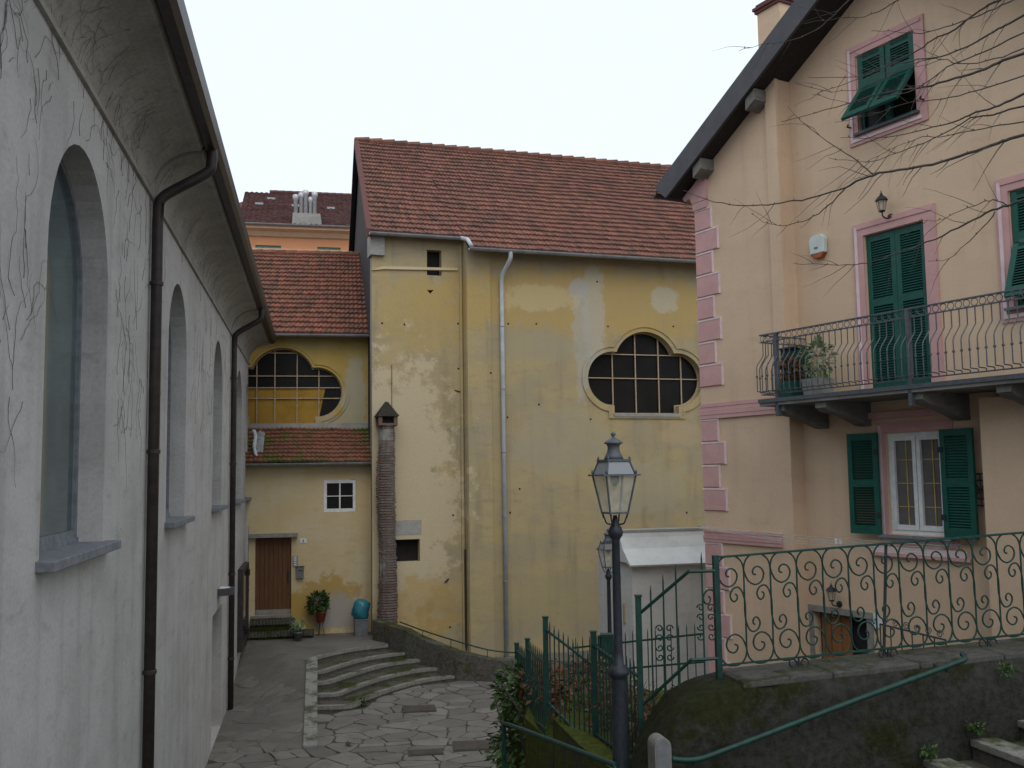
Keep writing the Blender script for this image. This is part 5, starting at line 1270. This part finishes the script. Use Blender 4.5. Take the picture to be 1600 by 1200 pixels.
# ================================================================== street lamps
def lamp(loc, sc, label, rot=0):
    t = thing('street_lamp', label, 'street lamp', loc, rot, 'lantern lamp posts'); t.scale = (sc,)*3
    MB().lathe([(.14, -1.4), (.14, -.1), (.105, -.06), (.09, .12), (.085, 1.1), (.088, 1.12), (.115, 1.15), (.118, 1.19), (.09, 1.23), (.058, 1.26), (.05, 1.4), (.044, 2.62), (.052, 2.64), (.08, 2.68), (.085, 2.72), (.07, 2.76), (.05, 2.79), (.03, 2.85), (.02, 2.9)], (0, 0, 0), 20).build('post', M['iron'], t, True)
    LZ0 = 2.92; b0, b1, h = .108, .182, .43
    cr = MB()
    for k in range(4):
        a = PI/4+PI/2*k; d = Vector((math.cos(a), math.sin(a), 0))
        cr.tube(subdiv([Vector((0, 0, 2.80))+d*.03, Vector((0, 0, 2.81))+d*.1, Vector((0, 0, 2.86))+d*.125, Vector((0, 0, LZ0))+d*.15], 3), .009, 5)
        cr.tube([Vector((0, 0, LZ0-.05))+d*(b0*1.3), Vector((0, 0, LZ0))+d*(b0*1.36)], [.004, .012], 5)
    cr.build('cradle', M['iron'], t)
    fr = MB(); fr.box(-b0-.012, b0+.012, -b0-.012, b0+.012, LZ0, LZ0+.02); z1 = LZ0+h
    for sx in (-1, 1):
        for sy in (-1, 1):
            fr.tube([(sx*b0, sy*b0, LZ0), (sx*b1, sy*b1, z1)], .012, 5); fr.tube([(sx*b1, sy*b1, z1), (sx*.132, sy*.132, z1+.16)], .010, 5)
            fr.lathe([(.008, 0), (.016, .02), (.014, .035), (.003, .05)], (sx*b1, sy*b1, z1+.012), 6); fr.lathe([(.007, 0), (.014, .018), (.003, .04)], (sx*.132, sy*.132, z1+.175), 6)
    for s in (-1, 1):
        fr.box(-b1-.045, b1+.045, s*b1-.03, s*b1+.03, z1-.008, z1+.012); fr.box(s*b1-.03, s*b1+.03, -b1+.031, b1-.031, z1-.007, z1+.011)
    fr.box(-.145, .145, -.145, .145, z1+.155, z1+.178)
    fr.build('lantern_frame', M['greyiron'], t)
    MB().lathe([(.112, z1+.179), (.098, z1+.22), (.075, z1+.26), (.066, z1+.31), (.075, z1+.345), (.108, z1+.36), (.108, z1+.368), (.06, z1+.405), (.02, z1+.425), (.016, z1+.44), (.028, z1+.455), (.028, z1+.47), (.006, z1+.495)], (0, 0, 0), 16).build('chimney_cap', M['greyiron'], t, True)
    for k in range(4):
        c, s = math.cos(PI/2*k), math.sin(PI/2*k); rot_ = lambda x, y: (x*c-y*s, x*s+y*c)
        g1 = [rot_(-b0+.01, b0-.002)+(LZ0+.02,), rot_(b0-.01, b0-.002)+(LZ0+.02,), rot_(b1-.01, b1-.004)+(z1-.01,), rot_(-b1+.01, b1-.004)+(z1-.01,)]
        MB().quad(*g1).build('side_pane', M['lampglass'], t)
        g2 = [rot_(-b1+.02, b1-.004)+(z1+.013,), rot_(b1-.02, b1-.004)+(z1+.013,), rot_(.122, .13)+(z1+.154,), rot_(-.122, .13)+(z1+.154,)]
        MB().quad(*g2).build('roof_pane', M['roofpane'], t)
    MB().lathe([(.03, z1+.15), (.035, z1+.05), (.055, z1-.02), (.05, z1-.08), (.02, z1-.12)], (0, 0, 0), 12).build('bulb_holder', M['binplastic'], t, True)
    return t
b = NB('reflecting_pane'); M['roofpane'] = b.done((.20, .21, .22), .12, spec=.8)
q = hy(968, 1100, 9.0); zt = hy(964, 674, 9.0).z
SCL = .80; lamp((q.x, q.y, zt-3.845*SCL), SCL, 'large iron street lamp standing before the church in front', .35)
q = hy(953, 1000, 20.5); zt = hy(952, 826, 20.5).z
lamp((q.x, q.y, zt-3.845*.85), .85, 'distant street lamp partly hidden behind the large lamp post', .3)

# ================================================================== shrub and weeds
rnd = random.Random(77)
t = thing('evergreen_shrub', 'straggly evergreen shrub with dry brown leaves spilling over the fence', 'shrub', (.08, 13.9, 0))
mb = MB()
for i in range(14): mb.tube(subdiv([Vector((rnd.uniform(-.1, .4), rnd.uniform(-.4, .4), .5)), Vector((rnd.uniform(-.3, .5), rnd.uniform(-.7, .7), 1.2)), Vector((rnd.uniform(-.45, .6), rnd.uniform(-.9, .9), rnd.uniform(1.7, 2.35)))], 3), .012, 4)
mb.build('stems', M['bark'], t)
mb = MB()
for c, n, r in (((.0, .2, 1.95), 900, (.40, .75, .45)), ((-.06, -.3, 1.35), 900, (.38, .75, .5)), ((.02, -.5, .8), 500, (.26, .6, .35)), ((.25, -.9, 1.5), 300, (.25, .5, .35))): leafblob(mb, c, n, *r, .11, rnd, .4, .4)
mb.build('foliage', M['leaf'], t, recalc=False)
mb = MB()
for c, n, r in (((.28, -.2, 1.95), 420, (.3, .7, .35)), ((.32, -.9, 1.45), 420, (.28, .8, .45)), ((.6, -1.6, 1.6), 320, (.3, .9, .35)), ((.9, -2.3, 1.7), 260, (.35, .9, .3))): leafblob(mb, c, n, *r, .10, rnd, .5, .3)
for c in ((.3, -.8, 2.25), (.42, -1.6, 2.35), (.15, -.1, 2.2)): leafblob(mb, c, 260, .25, .55, .28, .10, rnd, .4, .1)
mb.build('dry_leaves', M['leafdry'], t, recalc=False)
t = thing('dry_hedge', 'dry twiggy hedge with sparse brown leaves behind the terrace fence', 'hedge', (0, 0, 0))
mb = MB(); ml = MB(); mg = MB()
for i in range(170):
    f = rnd.random(); bx = .55+.55*(1-f)+rnd.uniform(.05, .5); by = 9.7+2.6*f; z = 1.9
    pts = [Vector((bx, by, z))]
    for k in range(5): pts.append(pts[-1]+Vector((rnd.gauss(0, .05), rnd.gauss(0, .05), rnd.uniform(.12, .22))))
    mb.tube(pts, [.006, .005, .004, .0035, .003, .002], 4, False)
    for p in pts[1:]:
        if rnd.random() < .75: leafblob(ml if rnd.random() < .8 else mg, p, 3, .07, .07, .06, .07, rnd, .5, .2)
mb.build('stems', M['bark'], t, kind='stuff', recalc=False); ml.build('dry_leaves', M['leafdry'], t, kind='stuff', recalc=False); mg.build('green_leaves', M['leaf'], t, kind='stuff', recalc=False)
def weed(px, py, z, label, s=.16, n=130, wpos=None):
    p = wpos or hz(px, py, z); o = MB(); o.tube([(0, 0, -.03), (0, 0, s*.5)], .004, 4); leafblob(o, (0, 0, s*.35), n, s, s, s*.5, s*.55, rnd, .1, .2)
    o = o.build('weed', M['leaf'], None, recalc=False); o.location = p; tag(o, label, 'weed', 'small weeds in joints and on walls')
weed(564, 1102, .01, 'small green weed at the foot of the lowest curved step', .15)
weed(545, 1165, .02, 'tiny weed in a paving joint near the kerb end', .07, 60)
for px, py, lb in ((1525, 1143, 'leafy weed at the right where wall meets upper step'), (1452, 1180, 'small weed beside the lower edge of near stairs'), (1572, 1050, 'ivy sprig hanging on the mossy wall at right')):
    x, z = RW.hit(px, py, -.5); weed(0, 0, 0, lb, .08, 90, RW.w(x, -.5, z))
p = RW.w(-.95, -.2, 0); weed(0, 0, 0, 'fern tuft at the foot of the large lamp post', .14, 110, hy(985, 1195, 10.2))

# ================================================================== bare tree at the right
tree = thing('bare_tree', 'leafless tree with long thin branches reaching across the peach house', 'tree')
TB = Vector((6.6, 8.4, 2.7)); rnd = random.Random(9)
MB().tube(subdiv([TB, TB+Vector((-.1, 0, 1.5)), TB+Vector((-.05, -.1, 3.0)), TB+Vector((-.2, -.1, 4.6)), TB+Vector((-.1, .1, 6.5))], 4), [.17-.006*i for i in range(17)], 10).build('trunk', M['bark'], tree, True)
BR = [([(1600,210),(1560,223),(1512,240),(1457,256),(1403,266),(1365,273),(1337,284),(1322,292),(1273,308),(1232,315),(1189,321),(1140,319),(1095,308),(1068,297)], .017, 8.2, 9.4),
 ([(1322,292),(1294,322),(1263,342),(1229,352),(1199,349),(1174,333)], .008, 8.9, 9.3), ([(1365,273),(1339,252),(1303,228),(1258,195),(1230,166)], .009, 8.8, 9.2),
 ([(1600,313),(1575,321),(1541,333),(1498,355),(1448,379),(1402,396),(1356,410),(1310,414),(1240,411)], .013, 7.9, 8.9), ([(1575,321),(1556,313),(1532,317),(1491,334),(1467,343),(1436,344)], .007, 7.9, 8.2),
 ([(1556,331),(1525,366),(1482,404),(1450,406)], .007, 8, 8.2), ([(1600,82),(1552,102),(1505,119),(1457,133),(1431,138),(1386,145),(1348,154),(1291,171),(1220,190)], .016, 8, 9.2),
 ([(1600,-25),(1562,0),(1529,17),(1493,45),(1457,63),(1427,83),(1386,102),(1339,119),(1262,121)], .014, 8, 9), ([(1600,24),(1560,45),(1529,63),(1481,85),(1434,94),(1386,102),(1330,128),(1276,146)], .012, 7.9, 8.9),
 ([(1600,147),(1564,164),(1524,176),(1491,190),(1446,202),(1386,215),(1313,215)], .013, 8, 8.8), ([(1600,166),(1552,179),(1517,185),(1457,218),(1410,235),(1358,252),(1295,247)], .010, 8.1, 8.8),
 ([(1600,-8),(1545,18),(1490,38),(1440,52),(1400,49),(1361,48)], .009, 8, 8.6), ([(1420,-10),(1391,8),(1350,26),(1300,30),(1255,38)], .008, 8.4, 8.9), ([(1330,-5),(1302,25),(1270,50),(1235,64),(1200,68),(1154,78)], .008, 8.6, 9.2),
 ([(1600,50),(1540,80),(1480,105),(1430,140),(1385,150),(1330,160),(1270,147)], .009, 8.2, 8.8), ([(1600,118),(1530,140),(1470,155),(1420,160),(1360,180),(1305,192)], .008, 8.3, 8.9),
 ([(1600,190),(1540,200),(1480,212),(1440,215),(1400,230),(1352,255)], .007, 8.1, 8.6), ([(1600,75),(1555,92),(1500,100),(1460,92),(1410,106),(1362,135),(1300,143),(1245,130)], .007, 8.3, 8.8)]
def twig(p, d, l, r, lvl):
    pts = [p]; q = p.copy(); m = 5
    for i in range(m):
        d = (d+Vector((rnd.gauss(0, .13), rnd.gauss(0, .13), rnd.gauss(-.02, .12)))).normalized(); q = q+d*(l/m); pts.append(q.copy())
    tw.tube(pts, [r*(1-.75*i/m) for i in range(m+1)], 4, False)
tw = MB()
for pts, r, ya, yb2 in BR:
    r *= .82
    m = len(pts); w = [hy(px, py, ya+(yb2-ya)*i/(m-1)) for i, (px, py) in enumerate(pts)]
    if pts[0][0] >= 1600:                       # carry the limb back to the trunk
        st_ = w[0]; tr = TB+Vector((-.1, 0, max(1.5, min(6.0, st_.z-TB.z-.5)))); ex = st_+(st_-w[1]).normalized()*1.0; w = [tr, ex]+w
        rr = [r*2.0, r*1.5]+[r*(1-.8*i/(m-1)) for i in range(m)]
    else: rr = [r*(1-.8*i/(m-1)) for i in range(m)]
    k = 4; ws = subdiv(w, k); rs = []
    for i in range(len(ws)): f = i/k; a = int(min(f, len(rr)-1)); c = min(a+1, len(rr)-1); rs.append(rr[a]+(rr[c]-rr[a])*(f-a))
    ws = [p+Vector((rnd.gauss(0, .004), rnd.gauss(0, .004), rnd.gauss(0, .004))) for p in ws]
    MB().tube(ws, [max(.0022, q) for q in rs], 6).build('branch', M['bark'], tree, True)
    for i in range(10 if len(w) > m else 3, len(ws)-2):
        if rnd.random() < .30:
            d = (ws[i+1]-ws[i-1]).normalized(); d = (d*.8+Vector((rnd.uniform(-.2, .2), rnd.uniform(-.5, .5), rnd.choice((-.8, -.7, .6))*rnd.uniform(.6, 1.3)))).normalized()
            twig(ws[i], d, rnd.uniform(.15, .55), max(.003, rs[i]*.4), 1)
    for i in range(4, len(ws)-1, 3):            # buds
        p = ws[i]; tw.tube([p, p+Vector((rnd.uniform(-.012, .012), rnd.uniform(-.01, .01), .018))], [.006, .002], 4)
tw.build('twigs', M['bark'], tree, kind='stuff')
# ground the tree stands on, right of the wall top
struct(MB().prism([rwp(3.9, .26), rwp(7.5, .26), rwp(7.5, -.42), rwp(6.02, -.42), rwp(6.02, .26)], lambda u, v, w: (u, v, w), -.08, 2.75).build('upper_path', M['landing']))
